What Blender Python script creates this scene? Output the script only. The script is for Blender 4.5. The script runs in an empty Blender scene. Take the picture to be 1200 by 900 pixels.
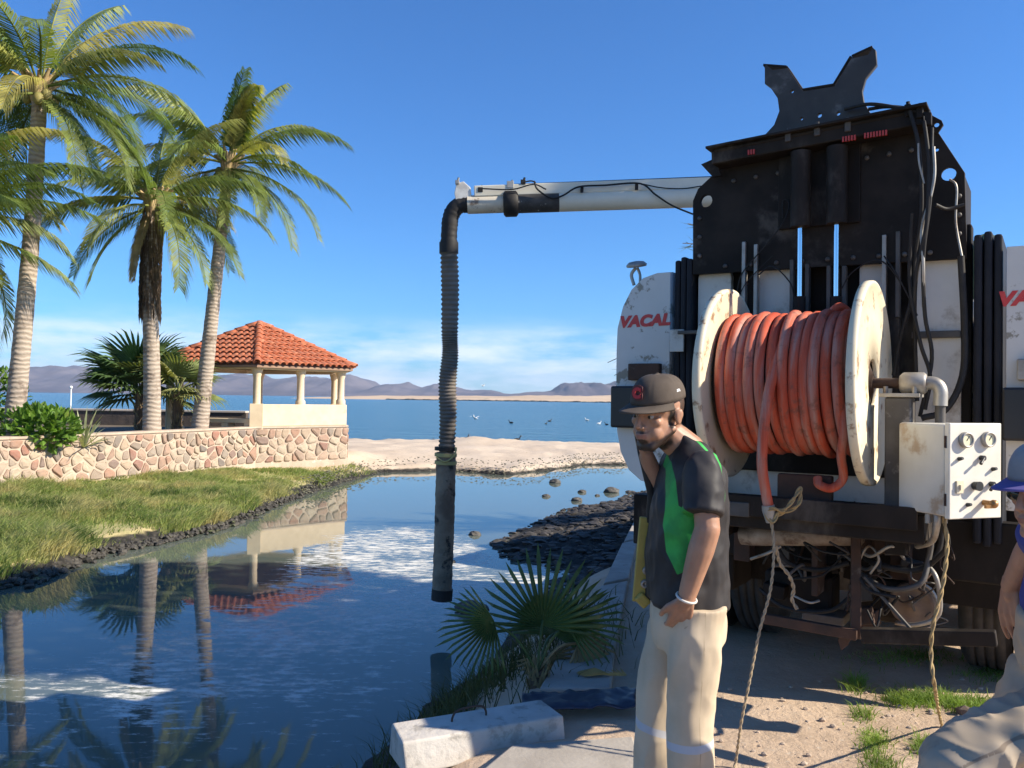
import bpy, bmesh, math, random
import numpy as np
from mathutils import Vector as V, Matrix as M, noise

random.seed(7)
sc = bpy.context.scene
col = sc.collection
rad = math.radians

# ---------------------------------------------------------------- camera, sky, sun, exposure
FPX = 980.0
EYE = V((0, 0, 1.64))
cam_d = bpy.data.cameras.new('camera'); cam = bpy.data.objects.new('camera', cam_d); col.objects.link(cam)
cam_d.sensor_width = 36; cam_d.lens = 36 * FPX / 1200; cam_d.clip_start = .05; cam_d.clip_end = 60000
CM = M.Rotation(math.pi / 2 + rad(1.0), 4, 'X') @ M.Rotation(rad(.8), 4, 'Z')
cam.matrix_world = M.Translation(EYE) @ CM
sc.camera = cam

SUN_EL = 33.0
SUN_AZ = V((.975, -.22))                       # horizontal direction towards the sun: from the right
world = bpy.data.worlds.new('World'); sc.world = world; world.use_nodes = True
wn = world.node_tree.nodes; wl = world.node_tree.links; wn.clear()
wo = wn.new('ShaderNodeOutputWorld'); bg = wn.new('ShaderNodeBackground'); sky = wn.new('ShaderNodeTexSky')
sky.sky_type = 'NISHITA'; sky.sun_disc = False
sky.sun_elevation = rad(SUN_EL); sky.sun_rotation = math.atan2(SUN_AZ.x, SUN_AZ.y)
sky.altitude = 0; sky.air_density = 1.0; sky.dust_density = .2; sky.ozone_density = 3.0
bg.inputs['Strength'].default_value = .077
# thin cloud band lying low round the whole horizon
tc = wn.new('ShaderNodeTexCoord'); mp = wn.new('ShaderNodeMapping'); mp.inputs['Scale'].default_value = (3.2, 3.2, 15)
nz = wn.new('ShaderNodeTexNoise'); nz.inputs['Scale'].default_value = 2.2; nz.inputs['Detail'].default_value = 7; nz.inputs['Roughness'].default_value = .62
sx = wn.new('ShaderNodeSeparateXYZ'); fade = wn.new('ShaderNodeMapRange')
fade.inputs['From Min'].default_value = .105; fade.inputs['From Max'].default_value = .05; fade.interpolation_type = 'SMOOTHSTEP'
thr = wn.new('ShaderNodeMapRange'); thr.inputs['From Min'].default_value = .36; thr.inputs['From Max'].default_value = .62
ml = wn.new('ShaderNodeMath'); ml.operation = 'MULTIPLY'; ml2 = wn.new('ShaderNodeMath'); ml2.operation = 'MULTIPLY'; ml2.inputs[1].default_value = .9
cmix = wn.new('ShaderNodeMix'); cmix.data_type = 'RGBA'; cmix.inputs[7].default_value = (7.2, 8.0, 9.2, 1)
tint = wn.new('ShaderNodeMix'); tint.data_type = 'RGBA'; tint.blend_type = 'MULTIPLY'; tint.inputs[0].default_value = 1; tint.inputs[7].default_value = (.42, .85, 1.34, 1)
wl.new(tc.outputs['Generated'], mp.inputs[0]); wl.new(mp.outputs[0], nz.inputs['Vector']); wl.new(nz.outputs[0], thr.inputs[0])
wl.new(tc.outputs['Generated'], sx.inputs[0]); wl.new(sx.outputs['Z'], fade.inputs[0])
wl.new(thr.outputs[0], ml.inputs[0]); wl.new(fade.outputs[0], ml.inputs[1]); wl.new(ml.outputs[0], ml2.inputs[0])
wl.new(sky.outputs[0], tint.inputs[6]); wl.new(tint.outputs[2], cmix.inputs[6]); wl.new(ml2.outputs[0], cmix.inputs[0]); wl.new(cmix.outputs[2], bg.inputs['Color']); wl.new(bg.outputs[0], wo.inputs['Surface'])

sun_d = bpy.data.lights.new('sun', 'SUN'); sun_d.energy = 5.0; sun_d.angle = rad(.55); sun_d.color = (1, .90, .74)
sun = bpy.data.objects.new('sun', sun_d); col.objects.link(sun)
ce = math.cos(rad(SUN_EL)); SD = V((SUN_AZ.x * ce, SUN_AZ.y * ce, math.sin(rad(SUN_EL)))).normalized()
sun.rotation_euler = SD.to_track_quat('Z', 'Y').to_euler(); sun.location = SD * 60
sc.view_settings.view_transform = 'Standard'; sc.view_settings.look = 'None'
sc.view_settings.exposure = .88; sc.view_settings.gamma = 1

# ---------------------------------------------------------------- helpers
def ray(px, py): return CM.to_3x3() @ V(((px - 600) / FPX, (450 - py) / FPX, -1))
def at(px, py, y): d = ray(px, py); return EYE + d * (y / d.y)              # point of the photo at distance y
def gz(px, py, z): d = ray(px, py); return EYE + d * ((z - EYE.z) / d.z)    # point of the photo on a level
TH = rad(33)
TM = M.Translation((1.67, 4.5, 0)) @ M.Rotation(-TH, 4, 'Z')               # the truck: x right, y forward, z up, tail at y = 0
TI = TM.inverted()
def tp(px, py, yl): d = TI.to_3x3() @ ray(px, py); e = TI @ EYE; return e + d * ((yl - e.y) / d.y)

def lin(r, g, b):
    f = lambda c: (c / 255 / 12.92) if c / 255 < .04045 else ((c / 255 + .055) / 1.055) ** 2.4
    return (f(r), f(g), f(b))

class NT:
    def __init__(s, name):
        s.m = bpy.data.materials.new(name); s.m.use_nodes = True; s.n = s.m.node_tree.nodes; s.l = s.m.node_tree.links
        s.b = s.n['Principled BSDF']; s.o = s.n['Material Output']; s._tc = None
    def node(s, t, **k):
        n = s.n.new('ShaderNode' + t)
        for a, b in k.items(): setattr(n, a, b)
        return n
    def tc(s, kind='Object'):
        if s._tc is None: s._tc = s.node('TexCoord')
        return s._tc.outputs[kind]
    def noise(s, scale, detail=4, rough=.55, vec=None, stretch=None):
        n = s.node('TexNoise'); n.inputs['Scale'].default_value = scale; n.inputs['Detail'].default_value = detail; n.inputs['Roughness'].default_value = rough
        v = vec or s.tc()
        if stretch:
            mp = s.node('Mapping'); mp.inputs['Scale'].default_value = stretch; s.l.new(v, mp.inputs[0]); v = mp.outputs[0]
        s.l.new(v, n.inputs['Vector']); return n.outputs[0]
    def rng(s, sock, a, b, lo=0, hi=1, smooth=True):
        r = s.node('MapRange'); r.inputs[1].default_value = a; r.inputs[2].default_value = b; r.inputs[3].default_value = lo; r.inputs[4].default_value = hi
        if smooth: r.interpolation_type = 'SMOOTHSTEP'
        s.l.new(sock, r.inputs[0]); return r.outputs[0]
    def math(s, op, a, b):
        n = s.node('Math', operation=op)
        for i, q in enumerate((a, b)):
            if isinstance(q, (int, float)): n.inputs[i].default_value = q
            else: s.l.new(q, n.inputs[i])
        return n.outputs[0]
    def mix(s, fac, a, b, mode='MIX'):
        n = s.node('Mix', data_type='RGBA', blend_type=mode)
        for i, q in ((0, fac), (6, a), (7, b)):
            if isinstance(q, (int, float)): n.inputs[i].default_value = q
            elif isinstance(q, tuple): n.inputs[i].default_value = (*q[:3], 1)
            else: s.l.new(q, n.inputs[i])
        return n.outputs[2]
    def ramp(s, sock, stops):
        n = s.node('ValToRGB'); e = n.color_ramp.elements
        while len(e) < len(stops): e.new(.5)
        for q, (p, c) in zip(e, stops): q.position = p; q.color = (*c, 1)
        s.l.new(sock, n.inputs[0]); return n.outputs[0]
    def attr(s, name): return s.node('Attribute', attribute_name=name).outputs
    def bump(s, h, strength=.3, dist=.01):
        b = s.node('Bump'); b.inputs['Strength'].default_value = strength; b.inputs['Distance'].default_value = dist
        s.l.new(h, b.inputs['Height']); s.l.new(b.outputs[0], s.b.inputs['Normal']); return b
    def set(s, color=None, rough=None, metal=None, spec=None):
        for k, q in (('Base Color', color), ('Roughness', rough), ('Metallic', metal), ('Specular IOR Level', spec)):
            if q is None: continue
            if isinstance(q, tuple): s.b.inputs[k].default_value = (*q[:3], 1)
            elif isinstance(q, (int, float)): s.b.inputs[k].default_value = q
            else: s.l.new(q, s.b.inputs[k])
        return s

def mat(name, c, rough=.6, metal=0, c2=None, scale=6, stain=None, sscale=4, sth=.6, ssoft=.12, bump=0, bscale=60, bdist=.004, rnd=0, spec=.5, stretch=None):
    t = NT(name); cur = c
    if c2: cur = t.mix(t.rng(t.noise(scale, 5, .6, stretch=stretch), .3, .7), cur, c2)
    if stain: cur = t.mix(t.rng(t.noise(sscale, 6, .65, stretch=stretch), sth, sth + ssoft), cur, stain)
    if rnd:
        oi = t.node('ObjectInfo'); cur = t.mix(1, cur, t.ramp(oi.outputs['Random'], [(0, (1 - rnd,) * 3), (1, (1 + rnd,) * 3)]), 'MULTIPLY')
    t.set(cur, rough, metal, spec)
    if bump: t.bump(t.noise(bscale, 5, .6), bump, bdist)
    return t.m

def tag(o, label=None, cat=None, group=None, kind=None):
    for k, q in (('label', label), ('category', cat), ('group', group), ('kind', kind)):
        if q: o[k] = q
    return o
def thing(name, label, cat, loc=(0, 0, 0), rz=0, group=None):
    o = bpy.data.objects.new(name, None); o.empty_display_size = .2; col.objects.link(o)
    o.location = loc; o.rotation_euler = (0, 0, rz); return tag(o, label, cat, group)
def copy_tree(o, parent=None):
    c = o.copy(); col.objects.link(c); c.parent = parent
    for ch in list(o.children): copy_tree(ch, c)
    return c

def catmull(pts, k=6):
    P = [V(p) for p in pts]; P = [P[0] * 2 - P[1]] + P + [P[-1] * 2 - P[-2]]; out = []
    for i in range(1, len(P) - 2):
        a, b, c, d = P[i - 1:i + 3]
        for j in range(k):
            t = j / k; out.append(.5 * ((2 * b) + (c - a) * t + (2 * a - 5 * b + 4 * c - d) * t * t + (3 * b - a - 3 * c + d) * t ** 3))
    out.append(P[-2]); return out

class MB:
    def __init__(s): s.v = []; s.f = []; s.sm = []
    def add(s, vs, fs, smooth=False, mx=None):
        o = len(s.v)
        s.v += [tuple(mx @ V(q)) if mx else tuple(q) for q in vs]
        s.f += [tuple(i + o for i in q) for q in fs]; s.sm += [smooth] * len(fs); return s
    def box(s, c, size, rot=None):
        hx, hy, hz = size[0] / 2, size[1] / 2, size[2] / 2
        mx = M.Translation(c) @ (rot.to_4x4() if rot else M.Identity(4))
        vs = [(x, y, z) for x in (-hx, hx) for y in (-hy, hy) for z in (-hz, hz)]
        return s.add(vs, [(0, 1, 3, 2), (4, 6, 7, 5), (0, 4, 5, 1), (2, 3, 7, 6), (0, 2, 6, 4), (1, 5, 7, 3)], False, mx)
    def bar(s, a, b, w, h):                      # a square bar from a to b
        a, b = V(a), V(b); d = b - a
        return s.box((a + b) / 2, (w, h, d.length), d.to_track_quat('Z', 'Y').to_matrix())
    def tube(s, path, r, n=10, caps=True, smooth=True):
        P = [V(p) for p in path]; R = r if isinstance(r, (list, tuple)) else [r] * len(P)
        t = (P[1] - P[0]).normalized(); nv = t.orthogonal().normalized(); vs = []; fs = []
        for i, p in enumerate(P):
            t2 = (P[min(i + 1, len(P) - 1)] - P[max(i - 1, 0)]).normalized()
            nv = (nv - t2 * nv.dot(t2)); nv = nv.normalized() if nv.length > 1e-6 else t2.orthogonal().normalized()
            bv = t2.cross(nv)
            for j in range(n):
                a = 2 * math.pi * j / n; vs.append(p + (nv * math.cos(a) + bv * math.sin(a)) * R[i])
        for i in range(len(P) - 1):
            for j in range(n):
                k = (j + 1) % n; fs.append((i * n + j, i * n + k, (i + 1) * n + k, (i + 1) * n + j))
        s.add(vs, fs, smooth)
        if caps:
            L = (len(P) - 1) * n
            s.add(vs[:n], [tuple(range(n - 1, -1, -1))]); s.add(vs[L:], [tuple(range(n))])
        return s
    def lathe(s, prof, n=24, mx=None, smooth=True, a0=0, a1=2 * math.pi):
        vs = []; fs = []; full = abs(a1 - a0 - 2 * math.pi) < 1e-6; m = n if full else n + 1
        for (r, z) in prof:
            for j in range(m): a = a0 + (a1 - a0) * j / n; vs.append((r * math.cos(a), r * math.sin(a), z))
        for i in range(len(prof) - 1):
            for j in range(n):
                k = (j + 1) % m; fs.append((i * m + j, i * m + k, (i + 1) * m + k, (i + 1) * m + j))
        return s.add(vs, fs, smooth, mx)
    def prism(s, poly, h0, h1, mx=None):         # a polygon in xy raised from h0 to h1
        n = len(poly); area = sum(poly[i][0] * poly[(i + 1) % n][1] - poly[(i + 1) % n][0] * poly[i][1] for i in range(n))
        if area < 0: poly = poly[::-1]
        vs = [(p[0], p[1], h0) for p in poly] + [(p[0], p[1], h1) for p in poly]
        fs = [tuple(range(n - 1, -1, -1)), tuple(range(n, 2 * n))] + [(i, (i + 1) % n, n + (i + 1) % n, n + i) for i in range(n)]
        return s.add(vs, fs, False, mx)
    def ball(s, c, r, n=12, m=8, rot=None):
        r = (r, r, r) if isinstance(r, (int, float)) else r; mx = M.Translation(c) @ (rot.to_4x4() if rot else M.Identity(4))
        vs = [(0, 0, -r[2])]; fs = []
        for i in range(1, m):
            p = math.pi * i / m
            for j in range(n): a = 2 * math.pi * j / n; vs.append((r[0] * math.sin(p) * math.cos(a), r[1] * math.sin(p) * math.sin(a), -r[2] * math.cos(p)))
        vs.append((0, 0, r[2])); L = len(vs) - 1
        for j in range(n):
            k = (j + 1) % n; fs.append((0, 1 + k, 1 + j)); fs.append((L, L - n + j, L - n + k))
            for i in range(m - 2): fs.append((1 + i * n + j, 1 + i * n + k, 1 + (i + 1) * n + k, 1 + (i + 1) * n + j))
        return s.add(vs, fs, True, mx)
    def mesh(s, name):
        me = bpy.data.meshes.new(name); me.from_pydata(s.v, [], s.f)
        me.polygons.foreach_set('use_smooth', s.sm); me.update(); return me
    def build(s, name, m, parent=None, bevel=0, seg=2, label=None):
        me = s.mesh(name)
        if m: me.materials.append(m)
        return link(name, me, parent, bevel, seg, label)
def link(name, me, parent=None, bevel=0, seg=2, label=None):
    o = bpy.data.objects.new(name, me); col.objects.link(o); o.parent = parent
    if bevel:
        b = o.modifiers.new('bevel', 'BEVEL'); b.width = bevel; b.segments = seg; b.limit_method = 'ANGLE'; b.angle_limit = rad(40)
    if label: o['label'] = label
    return o
def curve_mesh(cu, name):
    o = bpy.data.objects.new('tmp', cu); col.objects.link(o)
    me = bpy.data.meshes.new_from_object(o.evaluated_get(bpy.context.evaluated_depsgraph_get())); bpy.data.objects.remove(o); bpy.data.curves.remove(cu); me.name = name; return me
def plate(outline, holes, th, bevel=.002):       # flat plate in xy with round holes (x, y, r); thickness along z
    cu = bpy.data.curves.new('plate', 'CURVE'); cu.dimensions = '2D'; cu.fill_mode = 'BOTH'; cu.extrude = th / 2 - bevel; cu.bevel_depth = bevel; cu.bevel_resolution = 1; cu.offset = -bevel
    for pts in [outline] + [[(x + r * math.cos(a * .3927), y + r * math.sin(a * .3927)) for a in range(16)] for x, y, r in holes]:
        sp = cu.splines.new('POLY'); sp.points.add(len(pts) - 1); sp.use_cyclic_u = True
        for q, p in zip(sp.points, pts): q.co = (p[0], p[1], 0, 1)
    return curve_mesh(cu, 'plate')
def text_mesh(txt, size, th=.002, shear=0, offset=0, space=1):
    cu = bpy.data.curves.new('t', 'FONT'); cu.body = txt; cu.size = size; cu.extrude = th; cu.shear = shear; cu.offset = offset; cu.space_character = space; cu.align_x = 'CENTER'; cu.align_y = 'CENTER'
    return curve_mesh(cu, 'letters')
def np_mesh(name, verts, faces_flat, per, smooth=False):
    me = bpy.data.meshes.new(name); n = len(faces_flat) // per
    me.vertices.add(len(verts)); me.vertices.foreach_set('co', np.asarray(verts, np.float32).ravel())
    me.loops.add(len(faces_flat)); me.loops.foreach_set('vertex_index', np.asarray(faces_flat, np.int32).ravel())
    me.polygons.add(n); me.polygons.foreach_set('loop_start', np.arange(0, n * per, per, dtype=np.int32))
    me.polygons.foreach_set('use_smooth', np.full(n, smooth)); me.update(calc_edges=True); me.validate(); return me
def XZ(y=0): return M.Translation((0, y, 0)) @ M.Rotation(math.pi / 2, 4, 'X')     # xy drawing -> upright, facing -y
# ---------------------------------------------------------------- ground, pond, sea
WZ = -.66
pond_px = [(0, 690), (60, 672), (130, 648), (200, 634), (270, 616), (330, 590), (370, 576), (400, 566), (450, 554), (520, 552), (600, 557), (660, 550), (690, 545), (735, 545)]
pond_r = [(742, 577), (729, 588), (664, 598), (623, 618), (583, 640), (600, 655), (640, 662), (672, 670), (655, 692), (635, 712), (597, 745), (558, 785), (520, 815), (487, 845), (423, 893)]
PL = [gz(*p, WZ).xy for p in pond_px]; PR = [gz(*p, WZ).xy for p in pond_r]
POND = [(-14, -40), (-11, -2), (-8.2, 6)] + [tuple(p) for p in PL] + [(4.6, 25.5), (5, 22)] + [tuple(p) for p in PR] + [(-1.3, 3.4), (-1.5, 0), (-1.6, -40)]
PA = np.array(POND)
def pond_sd(X, Y):                                # signed distance to the water's edge, negative in the pond
    d = np.full(X.shape, 1e9); inside = np.zeros(X.shape, bool); n = len(PA)
    for i in range(n):
        x0, y0 = PA[i]; x1, y1 = PA[(i + 1) % n]; ex, ey = x1 - x0, y1 - y0
        t = np.clip(((X - x0) * ex + (Y - y0) * ey) / (ex * ex + ey * ey), 0, 1)
        d = np.minimum(d, np.hypot(X - x0 - t * ex, Y - y0 - t * ey))
        if y0 != y1: inside ^= ((y0 > Y) != (y1 > Y)) & (X < x0 + (Y - y0) * ex / ey)
    return np.where(inside, -d, d)
sst = lambda a, b, x: (lambda t: t * t * (3 - 2 * t))(np.clip((x - a) / (b - a), 0, 1))
def fbm(X, Y, s, o=3, seed=0):
    return np.array([noise.fractal((x * s, y * s, seed), 1, 2, o) for x, y in zip(X.ravel(), Y.ravel())]).reshape(X.shape)
def ground_z(X, Y, detail=True):
    d = pond_sd(X, Y); n = fbm(X, Y, .9, 4) if detail else 0; n2 = fbm(X, Y, 5, 3, 4) if detail else 0
    d = d + n * .16
    far = sst(20, 25, Y + .35 * X); right = sst(-2.5, -.8, X) * (1 - far); rub = right * sst(8.5, 11, Y)
    p = np.clip(d, 0, None)
    zl = WZ + .2 * sst(0, .3, p) + .36 * sst(.1, 7, p)
    zf = WZ + .16 * sst(0, .45, p) + .22 * sst(.2, 6, p) + n * .05
    zr = WZ + .66 * sst(-.1, 1.15, p)
    zb = WZ + .10 * sst(0, .4, p) + .56 * sst(.4, 3.2, p) + n2 * .06 * sst(0, .3, p) * (1 - sst(2, 3.4, p))
    zr = zr * (1 - rub) + zb * rub
    z = zl * (1 - far) * (1 - right) + zf * far + zr * right
    z = z + n2 * .012 + .015 * n * (1 - right)
    z = np.where(d < 0, WZ + np.maximum(-.7, d * .55), z)
    mound = .55 * np.exp(-(((X + 1.4) / 1.3) ** 2 + ((Y - 36.5) / 1.3) ** 2)) + .3 * np.exp(-(((X + 5.2) / .6) ** 2 + ((Y - 27) / 1.6) ** 2))
    sea = WZ + (41.3 + n * 1.2 - Y) * .11
    return np.minimum(z + mound, np.maximum(sea, -6)), d, far, right
def axis(parts): return np.unique(np.concatenate([np.arange(a, b, s) for a, b, s in parts]))
gx = axis([(-400, -60, 40), (-60, -14, 3), (-14, -1, .17), (-1, 5, .13), (5, 8, .5), (8, 60, 4), (60, 441, 40)])
gy = axis([(-400, -40, 40), (-40, 1, 2), (1, 8, .12), (8, 27, .18), (27, 46, .4), (46, 60, 3)])
GX, GY = np.meshgrid(gx, gy); GZ, GD, GF, GR = ground_z(GX, GY)
nx, ny = len(gx), len(gy); ii = (np.arange(ny - 1)[:, None] * nx + np.arange(nx - 1)[None]).ravel()
g_me = np_mesh('ground', np.stack([GX.ravel(), GY.ravel(), GZ.ravel()], 1), np.stack([ii, ii + 1, ii + nx + 1, ii + nx], 1).ravel(), 4, True)
# wet black mud at the edge, sand, grassy soil, bare dirt: where each lies is stored on the vertices
mud = (1 - sst(.12, .42, np.abs(GD))) * (1 - .25 * GF); mud = np.maximum(mud, GR * sst(8.5, 10.5, GY) * (1 - sst(2.4, 3.3, GD)) * .95)
mud = np.where(GD < 0, 1, mud); mud = np.maximum(mud, GR * (1 - sst(.3, 1.0, GD)) * .8)
zone = np.stack([np.maximum(GF, 0), (1 - GF) * (1 - GR), mud, np.ones_like(mud)], -1).reshape(-1, 4).astype(np.float32)
ca = g_me.color_attributes.new('zone', 'FLOAT_COLOR', 'POINT'); ca.data.foreach_set('color', zone.ravel())
t = NT('ground_soil'); za = t.attr('zone')['Color']; sp = t.node('SeparateColor'); t.l.new(za, sp.inputs[0])
dirt = t.mix(t.rng(t.noise(1.1, 6, .65), .35, .68), (.58, .44, .32), (.43, .315, .22)); dirt = t.mix(t.rng(t.noise(26, 3), .58, .72), dirt, (.50, .41, .32))
sand = t.mix(t.rng(t.noise(.6, 6, .6), .35, .65), (.60, .49, .37), (.50, .40, .30)); sand = t.mix(t.rng(t.noise(9, 4), .62, .72), sand, (.36, .28, .2))
gsoil = t.mix(t.rng(t.noise(.8, 5), .4, .65), (.46, .38, .19), (.27, .28, .10))
mudc = t.mix(t.rng(t.noise(7, 5, .7), .4, .7), (.018, .017, .015), (.07, .062, .05))
c = t.mix(sp.outputs[1], dirt, gsoil); c = t.mix(sp.outputs[0], c, sand)
c = t.mix(t.rng(t.math('ADD', sp.outputs[2], t.math('MULTIPLY', t.math('SUBTRACT', t.noise(6, 5), .5), .5)), .35, .7), c, mudc)
t.set(c, .9, 0, .25); t.bump(t.noise(16, 8, .7), .6, .04)
g_me.materials.append(t.m); ground = link('ground', g_me); ground['kind'] = 'structure'

def water(name, color, foam=False, wave=3.0, wst=.08, wdist=.05, stretch=(1, 1, 1)):
    t = NT(name); cur = color
    if foam:                                       # scum of foam drifting on the pond: a long patch from the hose plus thin streaks
        g = t.node('NewGeometry').outputs['Position']; s3 = t.node('SeparateXYZ'); t.l.new(g, s3.inputs[0])
        def blob(cx, cy, rx, ry, ang):
            mp = t.node('Mapping', vector_type='TEXTURE'); mp.inputs['Location'].default_value = (cx, cy, 0); mp.inputs['Rotation'].default_value = (0, 0, ang); mp.inputs['Scale'].default_value = (rx, ry, 1e6)
            t.l.new(g, mp.inputs[0]); gr = t.node('TexGradient', gradient_type='SPHERICAL'); t.l.new(mp.outputs[0], gr.inputs[0]); return gr.outputs[1]
        m = t.math('MAXIMUM', blob(-1.6, 11.3, 2.0, 5.0, rad(6)), t.math('MULTIPLY', blob(.9, 10.9, 1.3, 1.5, 0), 1.2))
        m = t.math('MAXIMUM', m, t.math('MULTIPLY', blob(-2.4, 7.4, 3.4, 4.6, rad(-20)), .45))
        n1 = t.noise(7.5, 9, .75, g, (.55, 1.5, 1)); n2 = t.noise(1.3, 3, .5, g)
        v = t.math('ADD', t.math('ADD', t.math('MULTIPLY', t.rng(m, 0, .45, 0, .5), .66), t.math('MULTIPLY', n1, 1.25)), t.math('MULTIPLY', n2, .35))
        fm = t.rng(v, 1.04, 1.26)
        cur = t.mix(fm, color, (.66, .65, .60)); t.l.new(t.rng(fm, 0, 1, .025, .75), t.b.inputs['Roughness'])
        t.l.new(t.rng(fm, 0, 1, .5, .15), t.b.inputs['Specular IOR Level'])
    else: t.b.inputs['Roughness'].default_value = .08
    t.set(cur); t.b.inputs['IOR'].default_value = 1.333
    t.bump(t.noise(wave, 4, .55, t.node('NewGeometry').outputs['Position'], stretch), wst, wdist); return t.m
pw = MB().prism([(-40, -60), (6, -60), (6, 32), (-40, 32)], WZ - .004, WZ).build('pond_water', water('pond_water', (.105, .125, .10), True, 2.2, .03, .02))
pw['kind'] = 'structure'
sw = MB(); sw.add([(-16000, 33, WZ + .002), (16000, 33, WZ + .002), (16000, 9000, WZ + .002), (-16000, 9000, WZ + .002)], [(0, 1, 2, 3)])
sw = sw.build('sea', water('sea_water', (.014, .085, .12), False, .55, 1.0, .35, (.45, 1.6, 1))); sw['kind'] = 'structure'
sw.active_material.node_tree.nodes['Principled BSDF'].inputs['Roughness'].default_value = .2

# ---------------------------------------------------------------- far shore and mountains
def ridge(name, prof, D, depth, m, seed, base=0, nxs=420, nys=30, rough=.75):
    X = np.array([at(p[0], p[1], D).x for p in prof]); H = np.array([max(0, at(p[0], p[1], D).z) for p in prof])
    xs = np.linspace(X[0], X[-1], nxs); hs = np.interp(xs, X, H); vs = []
    for j in range(nys):
        v = j / (nys - 1); e = math.sin(math.pi * min(1, v * 1.0)) ** .8
        for x, h in zip(xs, hs):
            n = noise.fractal((x / depth * 3.2 + seed, v * 3.0, seed), .9, 2, 6); rv = abs(noise.fractal((x / depth * 7, v * 1.6, seed + 5), .8, 2, 5))
            z = h * (1 + .22 * noise.fractal((x / depth * 11, v * 3, seed + 9), .7, 2, 6)) * e * (1 - rough * rv * (1 - e * .75)) + h * .22 * n * e * (1 - e * .8)
            vs.append((x, D + (v - .5) * depth, base + max(-1, z)))
    ii = (np.arange(nys - 1)[:, None] * nxs + np.arange(nxs - 1)[None]).ravel()
    me = np_mesh(name, vs, np.stack([ii, ii + 1, ii + nxs + 1, ii + nxs], 1).ravel(), 4, True); me.materials.append(m); o = link(name, me); o['kind'] = 'structure'; return o
rock_far = mat('mountain_rock', (.075, .065, .08), .95, c2=(.15, .125, .13), scale=.004, bump=.4, bscale=.02, bdist=8, spec=.1)
ridge('mountain', [(-420, 459), (-300, 440), (-180, 448), (-60, 441), (10, 446), (40, 437), (62, 434), (88, 425), (108, 430), (130, 440), (175, 444), (215, 440), (250, 443), (290, 436), (330, 446), (372, 440), (398, 443), (412, 440), (432, 446), (448, 455), (462, 451), (480, 449), (497, 455), (515, 450), (532, 454), (555, 458), (575, 456), (590, 461), (630, 463)], 5200, 2200, rock_far, 3)
ridge('mountain', [(560, 466), (600, 461), (622, 459), (645, 457), (660, 448), (690, 446.5), (712, 449), (735, 444), (760, 447), (800, 441), (860, 450), (940, 447), (1040, 455), (1150, 448), (1300, 455), (1500, 468)], 4300, 1500, rock_far, 11)
spit_m = mat('spit_sand', (.56, .42, .28), .95, c2=(.44, .32, .21), scale=.012, stain=(.12, .12, .06), sscale=.03, sth=.6, bump=.3, bscale=.3, bdist=.6)
ridge('sand_spit', [(380, 464.6), (420, 463.6), (450, 462.6), (520, 463.0), (560, 463.4), (620, 462.8), (700, 463.2), (760, 464.5), (900, 469), (1100, 471), (1400, 475)], 850, 260, spit_m, 21, WZ, 120, 14, .1)
o = MB(); 
for i in range(60):
    p = at(455 + i * 4.7, 470, 712 + random.uniform(-6, 6)); o.ball((p.x, p.y, WZ + .2), (random.uniform(2, 5), 2, random.uniform(.4, 1.0)), 7, 4)
rk = o.build('shore_rocks', mat('shore_rock', (.05, .045, .04), .9)); rk['kind'] = 'stuff'; tag(rk, 'dark line of rocks along the far sand spit', 'rocks')

# ---------------------------------------------------------------- stone retaining wall
W_TOP, W_BOT = .77, -.45
HC = V((-7.82, 25.8)); HEX = [HC + V((math.cos(rad(a)), math.sin(rad(a)))) * 3.0 for a in (-14, -74, -134, 166, 106, 46)]
WP = [V((-11.4, 11.3)), V((-9.6, 16)), HEX[1].copy(), HEX[0].copy(), HEX[5].copy()]
wall = thing('stone_wall', 'long retaining wall of reddish and beige rubble stones above the grassy bank', 'wall')
mortar = mat('mortar', (.50, .40, .31), .95, c2=(.40, .31, .235), scale=3, stain=(.58, .52, .45), sscale=5, sth=.6, bump=.7, bscale=30, bdist=.01)
for i in range(4):
    a, b = WP[i], WP[i + 1]; d = (b - a).normalized(); nrm = V((d.y, -d.x)); k = .36
    a2, b2 = (a - nrm * k), (b - nrm * k)
    MB().prism([a, b, b2, a2], W_BOT, W_TOP - .05 - .002 * i).build('mortar_core', mortar, wall)
    MB().prism([a + nrm * .03, b + nrm * .03, b2 - nrm * .03, a2 - nrm * .03], W_TOP - .05 - .001 * i, W_TOP + .001 * i).build('coping', mortar, wall, .012)
st = NT('wall_stone'); oi = st.node('ObjectInfo').outputs['Random']
pal = st.ramp(oi, [(0, (.34, .25, .185)), (.13, (.37, .22, .155)), (.27, (.30, .25, .20)), (.42, (.45, .35, .26)), (.55, (.33, .16, .115)), (.64, (.19, .165, .145)), (.76, (.42, .32, .23)), (.9, (.47, .39, .29))])
cc = st.mix(st.rng(st.noise(9, 5, .65), .35, .75), pal, (.24, .185, .15)); st.set(st.mix(.55, pal, cc), .9, 0, .2); st.bump(st.noise(28, 5, .6), .6, .012)
def clip(poly, p, n):                              # keep the side of the line through p where (q - p).n < 0
    out = []
    for i in range(len(poly)):
        a, b = poly[i], poly[(i + 1) % len(poly)]; da, db = (a - p).dot(n), (b - p).dot(n)
        if da <= 0: out.append(a)
        if da * db < 0: out.append(a + (b - a) * (da / (da - db)))
    return out
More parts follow.
